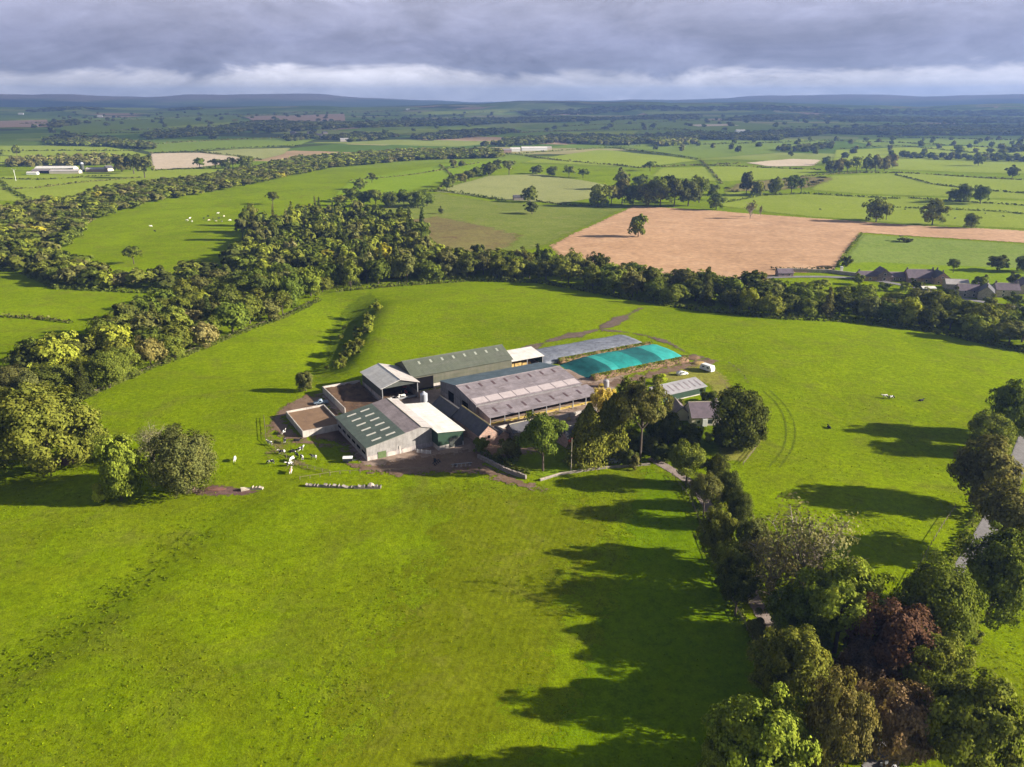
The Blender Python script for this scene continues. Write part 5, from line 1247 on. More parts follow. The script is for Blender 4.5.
for (a, b, lab) in ((100, 117, 'tiny white farm under the far left hills'), (21, 114.5, 'tiny white house far left in the cloud shade'), (581, 112.5, 'tiny white house on the far middle ridge'), (817, 117, 'tiny pale house in the far right woods'), (740, 133, 'tiny pale house at the edge of the far middle wood'), (408, 110, 'tiny white house under the far hills left of the middle')):
    fshed(lab, a, b, 10, 34, 16, 8, 12, 'white_paint', 'roof_white', 'farm_house')
x, y = at(16, 181); r = thing('wind_pump', 'small pale turbine on a mast in front of the far left farm', 'wind turbine', (x, y, hz(x, y))); obj('mast', tube(B(), (0, 0, -1), (0, 0, 15), .35, .22, 8), M['white_paint'], r)
obj('hub', tube(B(), (0, -.6, 15), (0, .5, 15), .4, .4, 8), M['white_paint'], r)
for k in range(3): a = k*2.094+.3; obj('blade', prism(B(), [(0, -.7, 15), (math.cos(a)*3.6-.2*math.sin(a), -.7, 15+math.sin(a)*3.6+.2*math.cos(a)), (math.cos(a)*3.6+.2*math.sin(a), -.7, 15+math.sin(a)*3.6-.2*math.cos(a))], (0, .12, 0)), M['white_paint'], r)

# ------------------------------------------------------------------ single trees and shrubs
T = tree_px
for a in (
 # farm
 ('broad', 'broadleaf_tree', 'tree', 'rounded ash tree with a bare pale trunk on the farm lawn', 543, 471, 410, 46, 'green', None, 0),
 ('column', 'conifer_tree', 'tree', 'yellowish green cypress left of the tall pine, beside the pole', 588, 464, 402, 52, 'olive', None, 0),
 ('column', 'conifer_tree', 'tree', 'dark cypress between the yellowish cypress and the tall pine', 612, 458, 392, 50, 'olive', None, 1),
 ('conifer', 'conifer_tree', 'tree', 'dark conifer behind the tall pine, above the cypresses', 622, 446, 376, 54, 'green', None, 0),
 ('pine', 'pine_tree', 'tree', 'tall pine with a long pale bare trunk in the farm garden', 640, 462, 373, 58, 'dull'),
 ('broad', 'broadleaf_tree', 'tree', 'large dark spreading tree right of the purple roofed cottage', 738, 450, 381, 60, 'dark', None, 2),
 ('broad', 'broadleaf_tree', 'tree', 'low dark tree at the right foot of the large dark cottage tree', 752, 446, 418, 26, 'dark', None, 1),
 ('loose', 'conifer_tree', 'tree', 'pale golden conifer at the right end of the feeding shed', 602, 428, 383, 26, 'gold', None, 1),
 ('column', 'conifer_tree', 'tree', 'bright yellow green conifer left of the grey shed', 655, 416, 381, 18, 'lime', None, 0),
 ('broad', 'broadleaf_tree', 'tree', 'dark leafy tree between the pine and the cottage', 668, 444, 410, 26, 'dark', None, 3),
 ('broad', 'broadleaf_tree', 'tree', 'small reddish tree left of the cottage wing', 664, 436, 412, 22, 'rust', None, 2),
 ('broad', 'broadleaf_tree', 'tree', 'dark garden tree in front of the cottage', 690, 448, 424, 30, 'dark', None, 1),
 ('shrub', 'shrub', 'shrub', 'lime green shrub under the cottage window', 709, 441, 430, 14, 'lime'),
 ('shrub', 'shrub', 'shrub', 'green garden shrub at the pink stone barn gable', 482, 452, 434, 20, 'olive'),
 ('shrub', 'shrub', 'shrub', 'wide brownish garden bush right of the stone barn gable', 508, 458, 434, 36, 'dull'),
 ('shrub', 'shrub', 'shrub', 'dark bush below the pine by the parked cars', 628, 464, 446, 26, 'dark'),
 ('shrub', 'shrub', 'shrub', 'brown leaved bush right of the parked silver car', 633, 468, 454, 16, 'rust'),
 ('shrub', 'shrub', 'shrub', 'dark bush at the start of the lane below the cottage', 665, 462, 442, 30, 'dark'),
 ('shrub', 'shrub', 'shrub', 'dark hedge bush at the right end of the grey shed', 708, 403, 388, 24, 'dark'),
 ('shrub', 'shrub', 'shrub', 'long green bush in front of the grey shed wall', 682, 414, 402, 34, 'olive'),
 ('shrub', 'shrub', 'shrub', 'yellowish bush above the grey shed roof', 660, 384, 372, 18, 'lime'),
 ('broad', 'broadleaf_tree', 'tree', 'small round dark tree alone on the grass above the slurry pit', 306, 391, 369, 19, 'dull', None, 2),
 ('shrub', 'shrub', 'shrub', 'dark garden bush left of the cottage wing', 668, 428, 414, 24, 'green'),
 ('shrub', 'shrub', 'shrub', 'olive garden bush just below the cottage wing', 680, 440, 426, 26, 'olive'),
 ('shrub', 'shrub', 'shrub', 'wide dark garden bush right of the cottage bay', 722, 446, 430, 26, 'dark'),
 ('shrub', 'shrub', 'shrub', 'dark bush under the pine on its right', 652, 452, 430, 34, 'dark'),
 ('shrub', 'shrub', 'shrub', 'green bush at the lane start opposite the dark bush', 684, 458, 442, 30, 'green'),
 ('shrub', 'shrub', 'shrub', 'dark bush at the foot of the large dark cottage tree', 742, 452, 438, 24, 'green'),
 ('shrub', 'shrub', 'shrub', 'dark bush between the two cypresses', 600, 462, 448, 24, 'dark'),
 ('broad', 'broadleaf_tree', 'tree', 'middling green tree behind the cypresses, right of the golden conifer', 628, 424, 384, 34, 'olive', None, 1),
 ('broad', 'broadleaf_tree', 'tree', 'low green tree right of the pine foot', 656, 440, 410, 30, 'green', None, 2),
 # lane
 ('broad', 'broadleaf_tree', 'tree', 'olive tree at the farm end of the lane, on its left', 686, 487, 441, 42, 'olive', None, 0),
 ('loose', 'broadleaf_tree', 'tree', 'dull narrow tree second along the left of the lane', 703, 518, 468, 34, 'dull', None, 3),
 ('broad', 'broadleaf_tree', 'tree', 'olive brown tree third along the left of the lane', 716, 560, 503, 42, 'olive', None, 1),
 ('loose', 'broadleaf_tree', 'tree', 'rusty olive tree fourth along the left of the lane', 727, 597, 535, 44, 'olive', None, 2),
 ('round', 'shrub', 'shrub', 'dark clipped looking shrub nearest the cottage on the right of the lane', 716, 487, 450, 26, 'dark', None, 0),
 ('round', 'shrub', 'shrub', 'dark oval shrub second on the right of the lane', 727, 508, 467, 28, 'dark', None, 1),
 ('round', 'shrub', 'shrub', 'dark oval shrub third on the right of the lane', 738, 527, 486, 28, 'dark', None, 0),
 ('broad', 'broadleaf_tree', 'tree', 'brownish tree right of the lane above the pale willow', 748, 572, 512, 38, 'dull', None, 1),
 ('broad', 'broadleaf_tree', 'tree', 'dark small tree at the bend of the lane', 735, 616, 562, 44, 'dark', None, 0),
 ('willow', 'willow_tree', 'tree', 'thin pale willow with bare twigs standing against the bright field', 800, 598, 490, 118, 'grey', None, 0),
 ('willow', 'willow_tree', 'tree', 'smaller thin pale willow between the lane and the larger willow', 768, 606, 522, 70, 'grey', None, 1),
 ('broad', 'broadleaf_tree', 'tree', 'yellow green tree in front of the pale willow', 834, 652, 558, 92, 'light', None, 0),
 ('broad', 'broadleaf_tree', 'tree', 'dark green tree below the pale willow beside the lane', 792, 652, 582, 66, 'green', None, 3),
 ('broad', 'broadleaf_tree', 'tree', 'green tree right of the lane at the lower wood, left of the plum tree', 786, 718, 624, 84, 'olive', None, 1),
 ('broad', 'broadleaf_tree', 'tree', 'large light green tree at the bottom left of the roadside wood', 748, 806, 682, 108, 'light', None, 2),
 ('loose', 'broadleaf_tree', 'tree', 'small light tree with bare branches at the bottom left of the roadside wood', 712, 812, 736, 48, 'light', None, 0),
 ('loose', 'broadleaf_tree', 'tree', 'rust tinged birch with a white trunk at the bottom of the wood', 824, 806, 664, 70, 'rust', None, 1),
 ('broad', 'copper_beech', 'tree', 'wide copper beech with dark red leaves in the roadside wood', 884, 694, 598, 100, 'copper', None, 1),
 ('broad', 'broadleaf_tree', 'tree', 'plum purple tree just below the copper beech', 858, 708, 640, 56, 'plum', None, 0),
 ('loose', 'broadleaf_tree', 'tree', 'thin brown leaved tree over the lane mouth at the bottom', 884, 792, 674, 88, 'brown', None, 0),
 ('round', 'broadleaf_tree', 'tree', 'dense smooth domed tree right above the copper beech', 922, 662, 552, 84, 'green', None, 1),
 ('broad', 'broadleaf_tree', 'tree', 'olive green tree right of the copper beech', 924, 716, 630, 78, 'olive', None, 3),
 ('broad', 'broadleaf_tree', 'tree', 'large olive tree at the bottom right by the road', 954, 806, 672, 104, 'olive', None, 0),
 ('broad', 'broadleaf_tree', 'tree', 'broad dark green roadside tree right of the domed tree', 986, 622, 524, 78, 'green', None, 2),
 ('broad', 'broadleaf_tree', 'tree', 'dark roadside tree at the right edge of the picture, above the broad one', 1006, 560, 486, 68, 'dull', None, 0),
 ('broad', 'broadleaf_tree', 'tree', 'rust tinged roadside tree beside the visible stretch of road', 980, 508, 438, 68, 'dull', None, 1),
 ('broad', 'broadleaf_tree', 'tree', 'dark roadside tree second from the top of the row', 988, 455, 408, 48, 'olive', None, 2),
 ('broad', 'broadleaf_tree', 'tree', 'topmost dark tree of the roadside row at the right edge', 1007, 440, 378, 50, 'green', None, 3),
 ('shrub', 'shrub', 'shrub', 'bush on the verge under the broad dark roadside tree', 960, 642, 618, 40, 'olive'),
 ('shrub', 'shrub', 'shrub', 'small lime bush on the right verge of the road below the dark trees', 1010, 590, 572, 28, 'light'),
 ('shrub', 'shrub', 'shrub', 'olive garden bush left of the long dark cottage', 858, 285, 272, 16, 'olive'),
 ('shrub', 'shrub', 'shrub', 'light green bush on the slope below the roadside wall', 822, 288, 278, 22, 'light'),
 ('shrub', 'shrub', 'shrub', 'olive bush on the slope below the small purple cottage', 800, 291, 280, 20, 'olive'),
 ('shrub', 'shrub', 'shrub', 'green garden bush under the tall gabled house', 884, 291, 281, 20, 'green'),
 ('shrub', 'shrub', 'shrub', 'light garden bush in front of the lilac roofed house', 905, 292, 281, 16, 'light'),
 ('shrub', 'shrub', 'shrub', 'dark garden bush between stone house and terrace', 950, 300, 286, 20, 'dark'),
 ('shrub', 'shrub', 'shrub', 'olive tree like bush behind the cream gable', 978, 290, 272, 20, 'olive'),
 ('shrub', 'shrub', 'shrub', 'green bush before the terrace near the right edge', 1012, 306, 292, 24, 'green'),
 ('shrub', 'shrub', 'shrub', 'dark bush behind the terrace at the right edge', 1012, 286, 270, 16, 'dark'),
 ('shrub', 'shrub', 'shrub', 'yellowish bush below the pale outbuilding', 938, 301, 290, 22, 'lime'),
 ('shrub', 'shrub', 'shrub', 'green bush below the terrace house', 990, 308, 294, 22, 'olive'),
 ('shrub', 'shrub', 'shrub', 'brownish bush left of the lane mouth at the bottom', 858, 752, 724, 40, 'dull'),
 ('shrub', 'shrub', 'shrub', 'olive bush right of the lane mouth at the bottom', 916, 757, 722, 44, 'olive'),
 ('shrub', 'shrub', 'shrub', 'green bush under the copper beech', 842, 706, 676, 40, 'green'),
 ('shrub', 'shrub', 'shrub', 'dark bush under the olive tree right of the copper beech', 906, 704, 676, 40, 'green'),
 ('shrub', 'shrub', 'shrub', 'olive bush between the light tree and the birch at the bottom', 792, 752, 716, 46, 'olive'),
 ('shrub', 'shrub', 'shrub', 'green bush below the yellow green tree by the willow', 812, 672, 640, 44, 'green'),
 ('shrub', 'shrub', 'shrub', 'dull bush beside the lane under the dark small tree', 756, 640, 612, 32, 'dull'),
 ('shrub', 'shrub', 'shrub', 'green bush between willow and domed tree', 868, 636, 604, 40, 'light'),
 # left
 ('broad', 'broadleaf_tree', 'tree', 'large spreading oak at the left edge above the shadowed grass', 50, 470, 374, 104, 'olive', None, 2),
 ('broad', 'broadleaf_tree', 'tree', 'dark tree behind the spreading oak at the left edge', 4, 460, 388, 66, 'green', None, 1),
 ('broad', 'broadleaf_tree', 'tree', 'low olive tree at the right side of the spreading oak', 94, 460, 418, 40, 'olive', None, 3),
 ('broad', 'broadleaf_tree', 'tree', 'slim light green tree left of the round dark tree', 122, 500, 428, 46, 'light', None, 2),
 ('shrub', 'shrub', 'shrub', 'lime green bush at the foot of the slim light tree', 104, 501, 478, 26, 'lime'),
 ('round', 'broadleaf_tree', 'tree', 'round dark greyish tree in the left pasture beside the boulders', 187, 493, 424, 72, 'dull', None, 0),
 ('willow', 'broadleaf_tree', 'tree', 'pale thin tree behind the round dark tree', 154, 462, 420, 44, 'grey', None, 1),
 ('broad', 'broadleaf_tree', 'tree', 'round dark tree alone in the bright field enclosed by the left woods', 134, 264, 245, 19, 'green', None, 0),
 ('broad', 'broadleaf_tree', 'tree', 'lone oval tree standing in the brown stubble field', 638, 237, 211, 20, 'olive', None, 2),
 ('bare', 'bare_tree', 'tree', 'half bare tree at the top edge of the stubble field', 750, 219, 200, 16, 'dull'),
 ('bare', 'bare_tree', 'tree', 'thin bare sapling beside the half bare tree of the stubble field', 760, 217, 205, 6, 'dull'),
 ('broad', 'broadleaf_tree', 'tree', 'dark round bush like tree on the olive pasture below the field barn', 532, 214, 201, 17, 'dark', None, 1),
 ('broad', 'broadleaf_tree', 'tree', 'dark tree beside the lonely field barn', 530, 202, 184, 18, 'green', None, 2),
 ('shrub', 'shrub', 'shrub', 'small bush alone at the left of the olive pasture', 441, 214, 206, 8, 'dull'),
 ('conifer', 'conifer_tree', 'tree', 'left one of two dark firs rising above the belt of wood', 410, 240, 207, 14, 'blue'),
 ('conifer', 'conifer_tree', 'tree', 'right one of two dark firs rising above the belt of wood', 423, 242, 207, 17, 'blue'),
 ('broad', 'broadleaf_tree', 'tree', 'round dark tree alone on the meadow above the hamlet', 997, 271, 254, 23, 'dark', None, 1),
 ('broad', 'broadleaf_tree', 'tree', 'smaller round tree at the hamlet chimneys', 953, 273, 258, 14, 'green', None, 0),
 ('broad', 'broadleaf_tree', 'tree', 'dark round tree at the right edge above the hamlet', 1024, 272, 254, 20, 'dark', None, 2),
 ('shrub', 'shrub', 'shrub', 'dark bush at the corner of the stubble field by the gatepost', 847, 267, 254, 14, 'dark'),
 ('shrub', 'shrub', 'shrub', 'flat dark bush lying in the pale meadow', 904, 242, 236, 18, 'dull'),
 ('shrub', 'shrub', 'shrub', 'dark bush between the cottages of the hamlet', 916, 290, 278, 18, 'dark'),
): T(*a)
# shrubs on the gully bank
GS = 'bushes on the gully bank above the barns'
gr = random.Random(7)
for i in range(26):
    fy = gr.random(); a = 374-38*fy+gr.uniform(-3, 9)-(gr.uniform(0, 24) if i % 3 == 0 else 0); b = 306+72*fy; w = gr.uniform(8, 17) if i % 3 else gr.uniform(6, 10)
    T('shrub', 'shrub', 'shrub', ['light green bush on the gully bank above the open shed', 'olive bush on the gully bank above the open shed'][i % 2], a, b, b-w*gr.uniform(.55, .8), w, ['light', 'olive'][i % 2], ['light green bushes on the gully bank', 'olive bushes on the gully bank'][i % 2], None, 'mid')

# trees of the middle distance, one by one
MID = [
 ('the clump above the stubble field', [(598, 207, 181, 24), (611, 206, 183, 22), (622, 204, 176, 22), (633, 205, 182, 22), (648, 206, 178, 26), (660, 207, 174, 28), (674, 207, 175, 26), (688, 206, 174, 28), (699, 203, 172, 20), (713, 200, 182, 14), (716, 210, 192, 18), (640, 192, 172, 18), (622, 190, 168, 16), (668, 192, 172, 16)]),
 ('the row beyond the heath strip', [(746, 195, 170, 16), (757, 196, 178, 15), (775, 195, 174, 16), (791, 194, 173, 18), (801, 194, 176, 14)]),
 ('the bright fields beyond the stubble', [(876, 222, 196, 26), (886, 220, 200, 14), (932, 225, 197, 26), (971, 228, 211, 17), (953, 201, 188, 14), (964, 202, 181, 18), (980, 204, 183, 18), (1012, 178, 165, 14), (978, 166, 153, 12), (958, 154, 144, 12), (990, 153, 147, 9), (1002, 154, 148, 9), (650, 171, 160, 15), (826, 165, 155, 9)]),
 ('the hedge line around the hay field', [(509, 175, 158, 18), (489, 176, 160, 18), (537, 174, 164, 14), (552, 176, 165, 13), (569, 177, 165, 15), (583, 178, 168, 13), (453, 167, 158, 9), (462, 168, 160, 8), (447, 190, 178, 14), (453, 187, 174, 14), (461, 183, 171, 14), (469, 180, 168, 14), (477, 177, 166, 14), (497, 170, 158, 12)]),
 ('the copse left of the olive pasture', [(352, 202, 186, 20), (364, 206, 189, 18), (376, 207, 188, 18), (390, 208, 190, 18), (404, 206, 188, 18), (418, 208, 189, 20), (427, 206, 190, 16), (341, 206, 194, 14), (360, 190, 178, 14), (372, 183, 172, 12)]),
 ('the pale copse in the far right fields', [(829, 173, 158, 10), (838, 173, 156, 12), (847, 173, 158, 12), (856, 173, 155, 13), (866, 172, 154, 13), (875, 172, 153, 13), (884, 171, 154, 13), (892, 168, 152, 12)]),
 ('the left wood spit', [(252, 226, 202, 15), (247, 232, 208, 14), (273, 205, 190, 13), (243, 240, 216, 15)]),
 ('the pale field of the far left', [(200, 169, 157, 13), (216, 169, 157, 13), (226, 169, 157, 12), (233, 168, 156, 12), (246, 168, 153, 18), (17, 156, 144, 10), (134, 174, 152, 22), (145, 178, 154, 22), (122, 172, 153, 20), (0, 158, 149, 10)])]
sz = lambda w: 'small' if w < 13 else 'middling' if w < 19 else 'large'
ordn = ['first', 'second', 'third', 'fourth', 'fifth', 'sixth', 'seventh', 'eighth', 'ninth', 'tenth', 'eleventh', 'twelfth', 'thirteenth', 'fourteenth']
for where, lst in MID:
    idx = sorted(range(len(lst)), key=lambda i: lst[i][0])
    for r_, i in enumerate(idx):
        a, b, t, w = lst[i]; pale = 'pale copse' in where; tone = random.choice(['olive', 'light', 'rust']) if pale else random.choice(['green', 'dark', 'olive', 'green', 'dull'])
        T(random.choice(['broad', 'broad', 'broad', 'round', 'loose']), 'broadleaf_tree', 'tree', f'{sz(w)} {dict(green="green", dark="dark", olive="olive", light="light green", rust="rusty", dull="dull")[tone]} tree, {ordn[r_]} from left in {where}', a, b, t, w, tone, where.replace('the ', 'trees of the ', 1), None, 'far' if b < 200 else 'mid')

# ------------------------------------------------------------------ woods
def wood(px_poly, sp): return fill(pxpoly(px_poly), sp)
woods = [
 ('left wood', [(-40, 450), (-20, 430), (40, 416), (99, 393), (152, 369), (202, 349), (262, 325), (302, 307), (340, 290), (350, 262), (300, 240), (255, 232), (240, 258), (215, 292), (160, 320), (100, 347), (40, 372), (-40, 392)], 10.0, (11, 19)),
 ('middle wood', [(340, 289), (400, 284), (430, 262), (428, 244), (400, 226), (352, 216), (300, 222), (258, 233), (300, 242), (350, 264)], 10.0, (11, 21)),
 ('long belt', [(400, 284), (470, 279), (540, 281), (620, 296), (700, 309), (770, 317), (770, 304), (700, 292), (620, 280), (540, 268), (470, 263), (430, 262)], 10.0, (11, 19)),
 ('hamlet belt', [(770, 317), (850, 320), (930, 330), (1050, 356), (1050, 330), (930, 312), (850, 304), (770, 304)], 9.8, (9, 16)),
 ('river loop wood', [(-40, 264), (20, 270), (56, 287), (150, 291), (200, 286), (222, 274), (160, 281), (110, 282), (75, 268), (40, 247), (0, 232), (-40, 226)], 10.2, (9, 14)),
 ('far river wood', [(-40, 236), (0, 234), (40, 240), (66, 248), (92, 222), (145, 205), (245, 186), (330, 168), (420, 160), (500, 158), (500, 152), (420, 152), (300, 160), (240, 172), (195, 180), (130, 188), (60, 204), (-40, 214)], 11.5, (8, 12)),
]
TW = [('green', 6), ('olive', 6), ('dark', 3), ('dull', 2.6), ('light', 2), ('rust', .18), ('grey', .5), ('yellow', .12)]
def pick(ws): return random.choices([w[0] for w in ws], [w[1] for w in ws])[0]
cand = []
for wn, poly, sp, hr in woods:
    for (x, y) in wood(poly, sp):
        t = pick(TW)
        if 'far river' in wn and t in ('dark',): t = 'dull'
        w = sp*random.uniform(1.25, 1.95); ht = random.uniform(*hr)
        kind = random.choices(['broad', 'round', 'loose', 'conifer'], [8, 8, 1.4, 2.4 if wn == 'middle wood' else .35])[0]
        if kind == 'conifer': w *= .62; ht *= 1.2; t = random.choice(['dark', 'blue', 'dull'])
        cand.append((math.hypot(x, y), wn, x, y, w, ht, t, kind))
cand.sort()
CW = dict(green='green', dark='dark green', olive='olive green', light='light green', rust='rust tinted', dull='dull brownish green', grey='greyish', yellow='yellowing', blue='bluish dark')
NIND = 215
landmarks = [(50, 415, 'spreading oak'), (187, 458, 'round dark tree'), (306, 380, 'lone tree above the pits'), (345, 335, 'gully bushes'), (450, 365, 'long olive barn'), (590, 350, 'teal clamp'), (780, 285, 'hamlet cottages'), (880, 280, 'tall gabled house'), (990, 300, 'hamlet terrace'), (120, 300, 'lower left field'), (160, 250, 'enclosed bright field'), (640, 235, 'lone stubble tree'), (410, 220, 'two dark firs')]
NN = dict(broad='broadleaf_tree', round='broadleaf_tree', loose='broadleaf_tree', conifer='conifer_tree')
rest = {}
for i, (d, wn, x, y, w, ht, t, kind) in enumerate(cand):
    if i < NIND or (kind == 'conifer' and d < 900):
        p = proj(x, y, hz(x, y)); lm = min(landmarks, key=lambda l: abs(l[0]-p[0])+2*abs(l[1]-p[1]))[2]
        s = 'tall' if ht > 15.5 else 'low' if ht < 12 else 'middling'
        put_tree(kind, NN[kind], f'{s} {CW[t]} {"conifer" if kind == "conifer" else "tree"} of the {wn} near the {lm}', 'tree', x, y, w, ht, t, f'{CW[t]} trees of the {wn}', None, .26)
    else: rest.setdefault(wn, []).append((x, y, w*1.05, ht, t))
for wn, it in rest.items(): mass('woodland', it, label=f'mass of mixed broadleaf trees making up the {wn}', cat='woodland', n=420, size=.092)
print('woods', len(cand), {k: len(v) for k, v in rest.items()})

# ------------------------------------------------------------------ hedges
HG = 'hedgerows between the far fields'
hed = [
 ('dark hedge with small trees along the top of the olive pasture', [(398, 195), (440, 191), (470, 195), (505, 201)], 3, 3), ('thin hedge right of the field barn to the stubble clump', [(534, 201), (562, 205), (600, 207)], 2.5, 2),
 ('long hedge running down right from the middle farm', [(500, 153), (560, 161), (620, 166), (640, 168), (690, 166), (740, 164)], 3, 2.6), ('hedge crossing the bright field above the hay field to the right', [(606, 147), (650, 153), (698, 160)], 3, 2.6),
 ('hedge along the top of the right hand bright field', [(800, 177), (860, 173), (900, 173), (1060, 182)], 3, 2.4), ('hedge along the heath strip base', [(712, 205), (760, 196), (806, 194), (840, 196), (900, 199)], 3, 2.6),
 ('hedge across the bright field at the far right', [(905, 198), (960, 202), (1060, 208)], 2.6, 2), ('hedge below the pale far field', [(690, 165), (745, 167), (822, 170)], 3, 2.4), ('hedge in the far right pastures, nearer one', [(840, 149), (900, 146), (960, 152), (1060, 158)], 4, 3),
 ('hedge in the far right pastures, further one', [(836, 141), (900, 143), (960, 146), (1060, 150)], 4, 3), ('hedge at the edge of the cloud shade on the right', [(870, 137), (960, 139), (1060, 142)], 4, 3), ('hedge slanting through the far middle pasture', [(640, 128), (700, 131), (790, 136)], 5, 4),
 ('straight hedge across the bright lower left field', [(-30, 315), (40, 319), (72, 323)], 2.6, 1.8), ('hedge under the far left farm field', [(-30, 178), (40, 180), (110, 176)], 3, 2.2), ('hedge above the far left farm', [(-30, 152), (60, 151), (140, 151)], 4, 3), ('hedge above the pale stubble of the far left', [(150, 153), (200, 152), (245, 157), (262, 160)], 3, 2.4),
 ('hedge below the pale stubble of the far left', [(153, 171), (195, 169), (240, 164)], 3, 2.4), ('hedge over the yellow barley strip', [(195, 151), (245, 148), (300, 146)], 3.5, 3), ('hedge in the dim pastures below the left hills', [(60, 134), (160, 133), (250, 127)], 5, 4), ('hedge in the dim pastures, second below the left hills', [(130, 146), (230, 140), (340, 135)], 4, 3.4),
 ('broken hedge running up the far left field', [(0, 181), (6, 186), (12, 191), (20, 196), (30, 200)], 4, 3.4), ('hedge behind the stubble field at the hamlet', [(770, 270), (800, 270), (834, 270)], 2.5, 2), ('hedge at the side of the pale meadow', [(862, 234), (850, 248), (838, 266)], 2, 1.6),
 ('hedge at the foot of the far middle farm', [(500, 156), (540, 152), (600, 148), (640, 146)], 3, 2.6), ('hedge across the bright strip left of the hay field', [(330, 200), (372, 195), (398, 194)], 3, 3)]
hed += [(f'thin dark hedge in the cloud shaded plain, {ordn[i]} from the left', p, 6, 4.5) for i, p in enumerate([[(20, 124), (110, 121), (190, 116)], [(110, 131), (250, 124), (340, 121)], [(180, 118), (300, 112), (420, 110)], [(330, 130), (430, 124), (520, 121)], [(380, 121), (470, 113), (540, 110)], [(520, 133), (600, 130), (690, 131)], [(560, 127), (660, 122), (770, 121)], [(700, 145), (780, 143), (840, 141)], [(780, 128), (880, 124), (960, 125)], [(880, 121), (960, 117), (1040, 117)]])]
hed += [('hedge dividing the bright fields above the hamlet meadow', [(1060, 218), (1000, 212), (930, 209), (862, 206)], 2.4, 1.8), ('hedge slanting down from the pale copse to the right', [(895, 175), (930, 184), (975, 190), (1060, 196)], 2.6, 2.2), ('hedge between the middle farm and the heath strip', [(700, 160), (712, 172), (722, 184)], 2.6, 2.2), ('hedge from the river wood to the hay field corner', [(440, 165), (452, 176), (436, 192)], 2.4, 2), ('hedge across the strip right of the far river wood', [(350, 181), (420, 174), (480, 163)], 2.4, 2), ('hedge in the pasture below the far left farm', [(0, 190), (40, 188), (90, 182), (140, 178)], 2.6, 2.2)]
for lab, pts, w, ht in hed:
    P = pxpoly(pts); d = math.hypot(*P[0]); hedge(lab, P, w*1.15, ht*1.1, random.choice(['dark', 'green', 'dull']), None, max(.8, d*.0014), .8)
hedge('dark clipped garden hedge above the shaded retaining wall', pxpoly([(482, 455), (496, 462), (512, 469), (527, 475)]), 2.6, 2.0, 'dark', None, .38, 1.2)
hedge('garden hedge between the grey shed and the cottage', pxpoly([(660, 408), (685, 409), (712, 406)]), 2.2, 1.8, 'dark', None, .38, 1.2)
hedge('low hedge along the right side of the lane by the shrubs', pxpoly([(700, 478), (716, 505), (732, 540), (750, 580)]), 1.8, 1.6, 'dark', None, .38, 1.0)
hedge('thick undergrowth along the left of the lane', pxpoly([(684, 484), (700, 515), (716, 560), (735, 605), (758, 645), (785, 690)]), 1.8, 1.1, 'green', None, .4, .7)
hedge('rough grassy hedge along the right verge of the road', pxpoly([(1000, 560), (972, 605), (950, 650), (935, 690), (925, 730)]), 2.0, 1.4, 'light', None, .4, .9)
hedge('rough hedge along the field side of the road', pxpoly([(1020, 420), (1000, 470), (975, 520), (948, 565)]), 2.0, 1.5, 'olive', None, .4, .8)
hedge('undergrowth on the floor of the roadside wood', pxpoly([(780, 640), (815, 665), (850, 690), (860, 720), (830, 745), (800, 770)]), 9, 2.6, 'dark', None, .6, .8)
hedge('undergrowth between the domed tree and the copper beech', pxpoly([(850, 640), (890, 665), (915, 690), (925, 740)]), 8, 2.6, 'dark', None, .6, .8)
hedge('rough scrub at the foot of the left wood edge', pxpoly([(-20, 432), (60, 410), (100, 391), (150, 369), (200, 350), (262, 325), (320, 300)]), 3, 2.4, 'dark', None, .6, .7)
hedge('scrub along the front of the long belt of wood', pxpoly([(335, 292), (400, 286), (470, 281), (540, 283), (620, 298), (700, 311), (780, 319)]), 3.5, 3, 'dark', None, .8, .8)
hedge('scrub along the front of the belt below the hamlet', pxpoly([(780, 319), (850, 322), (930, 332), (1045, 357)]), 3.5, 3, 'dark', None, .8, .8)
hedge('scrub at the front of the riverside wood loop', pxpoly([(-40, 266), (20, 272), (56, 289), (150, 293), (200, 287)]), 3.5, 3, 'green', None, .9, .8)

# ------------------------------------------------------------------ far woods as masses
def far_mass(label, polys, tones, dens_=1.0, hr=(10, 15)):
    it = []
    for poly in polys:
        P = pxpoly(poly); d = sum(math.hypot(*p) for p in P)/len(P); sp = max(11, d*.0068)/dens_
        for (x, y) in fill(P, sp, tries=9): it.append((x, y, max(11, d*(.0068 if dens_ > .4 else .004))*random.uniform(1.0, 1.6), random.uniform(*hr)*(1 if d < 4000 else 1.25), random.choice(tones)))
    mass('woodland', it, label=label, cat='woodland')
    print(label, len(it))
DK = ['dark', 'green', 'dull', 'dark']
far_mass('dark plantation strip in the far left pastures', [[(45, 141), (60, 137), (110, 140), (155, 147), (150, 150), (100, 147), (48, 145)]], DK)
far_mass('thin bands of trees below the far left hills', [[(50, 125), (75, 121), (80, 124), (55, 128)], [(145, 136), (200, 130), (258, 126), (258, 130), (205, 136), (150, 140)], [(220, 128), (262, 122), (330, 124), (330, 129), (260, 131)], [(25, 111), (100, 108.5), (102, 110), (30, 112.5)], [(170, 110), (198, 108.5), (200, 110), (172, 111)]], DK)
far_mass('long dark belt of trees across the far middle', [[(265, 130), (340, 124), (520, 119), (700, 116), (700, 118.5), (520, 123), (340, 129), (268, 133)]], DK)
far_mass('scattered trees and copses left of the middle farm', [[(320, 139), (360, 134), (400, 137), (350, 142)], [(410, 138), (500, 130), (520, 133), (430, 141)], [(285, 139), (300, 136), (318, 139), (290, 142)], [(480, 147), (520, 140), (560, 139), (560, 142), (520, 145)]], DK, .75)
far_mass('dark wood beyond the middle fields', [[(500, 147), (560, 143), (620, 146), (700, 140), (780, 141), (780, 137), (700, 134), (640, 137), (560, 137), (505, 141)]], DK)
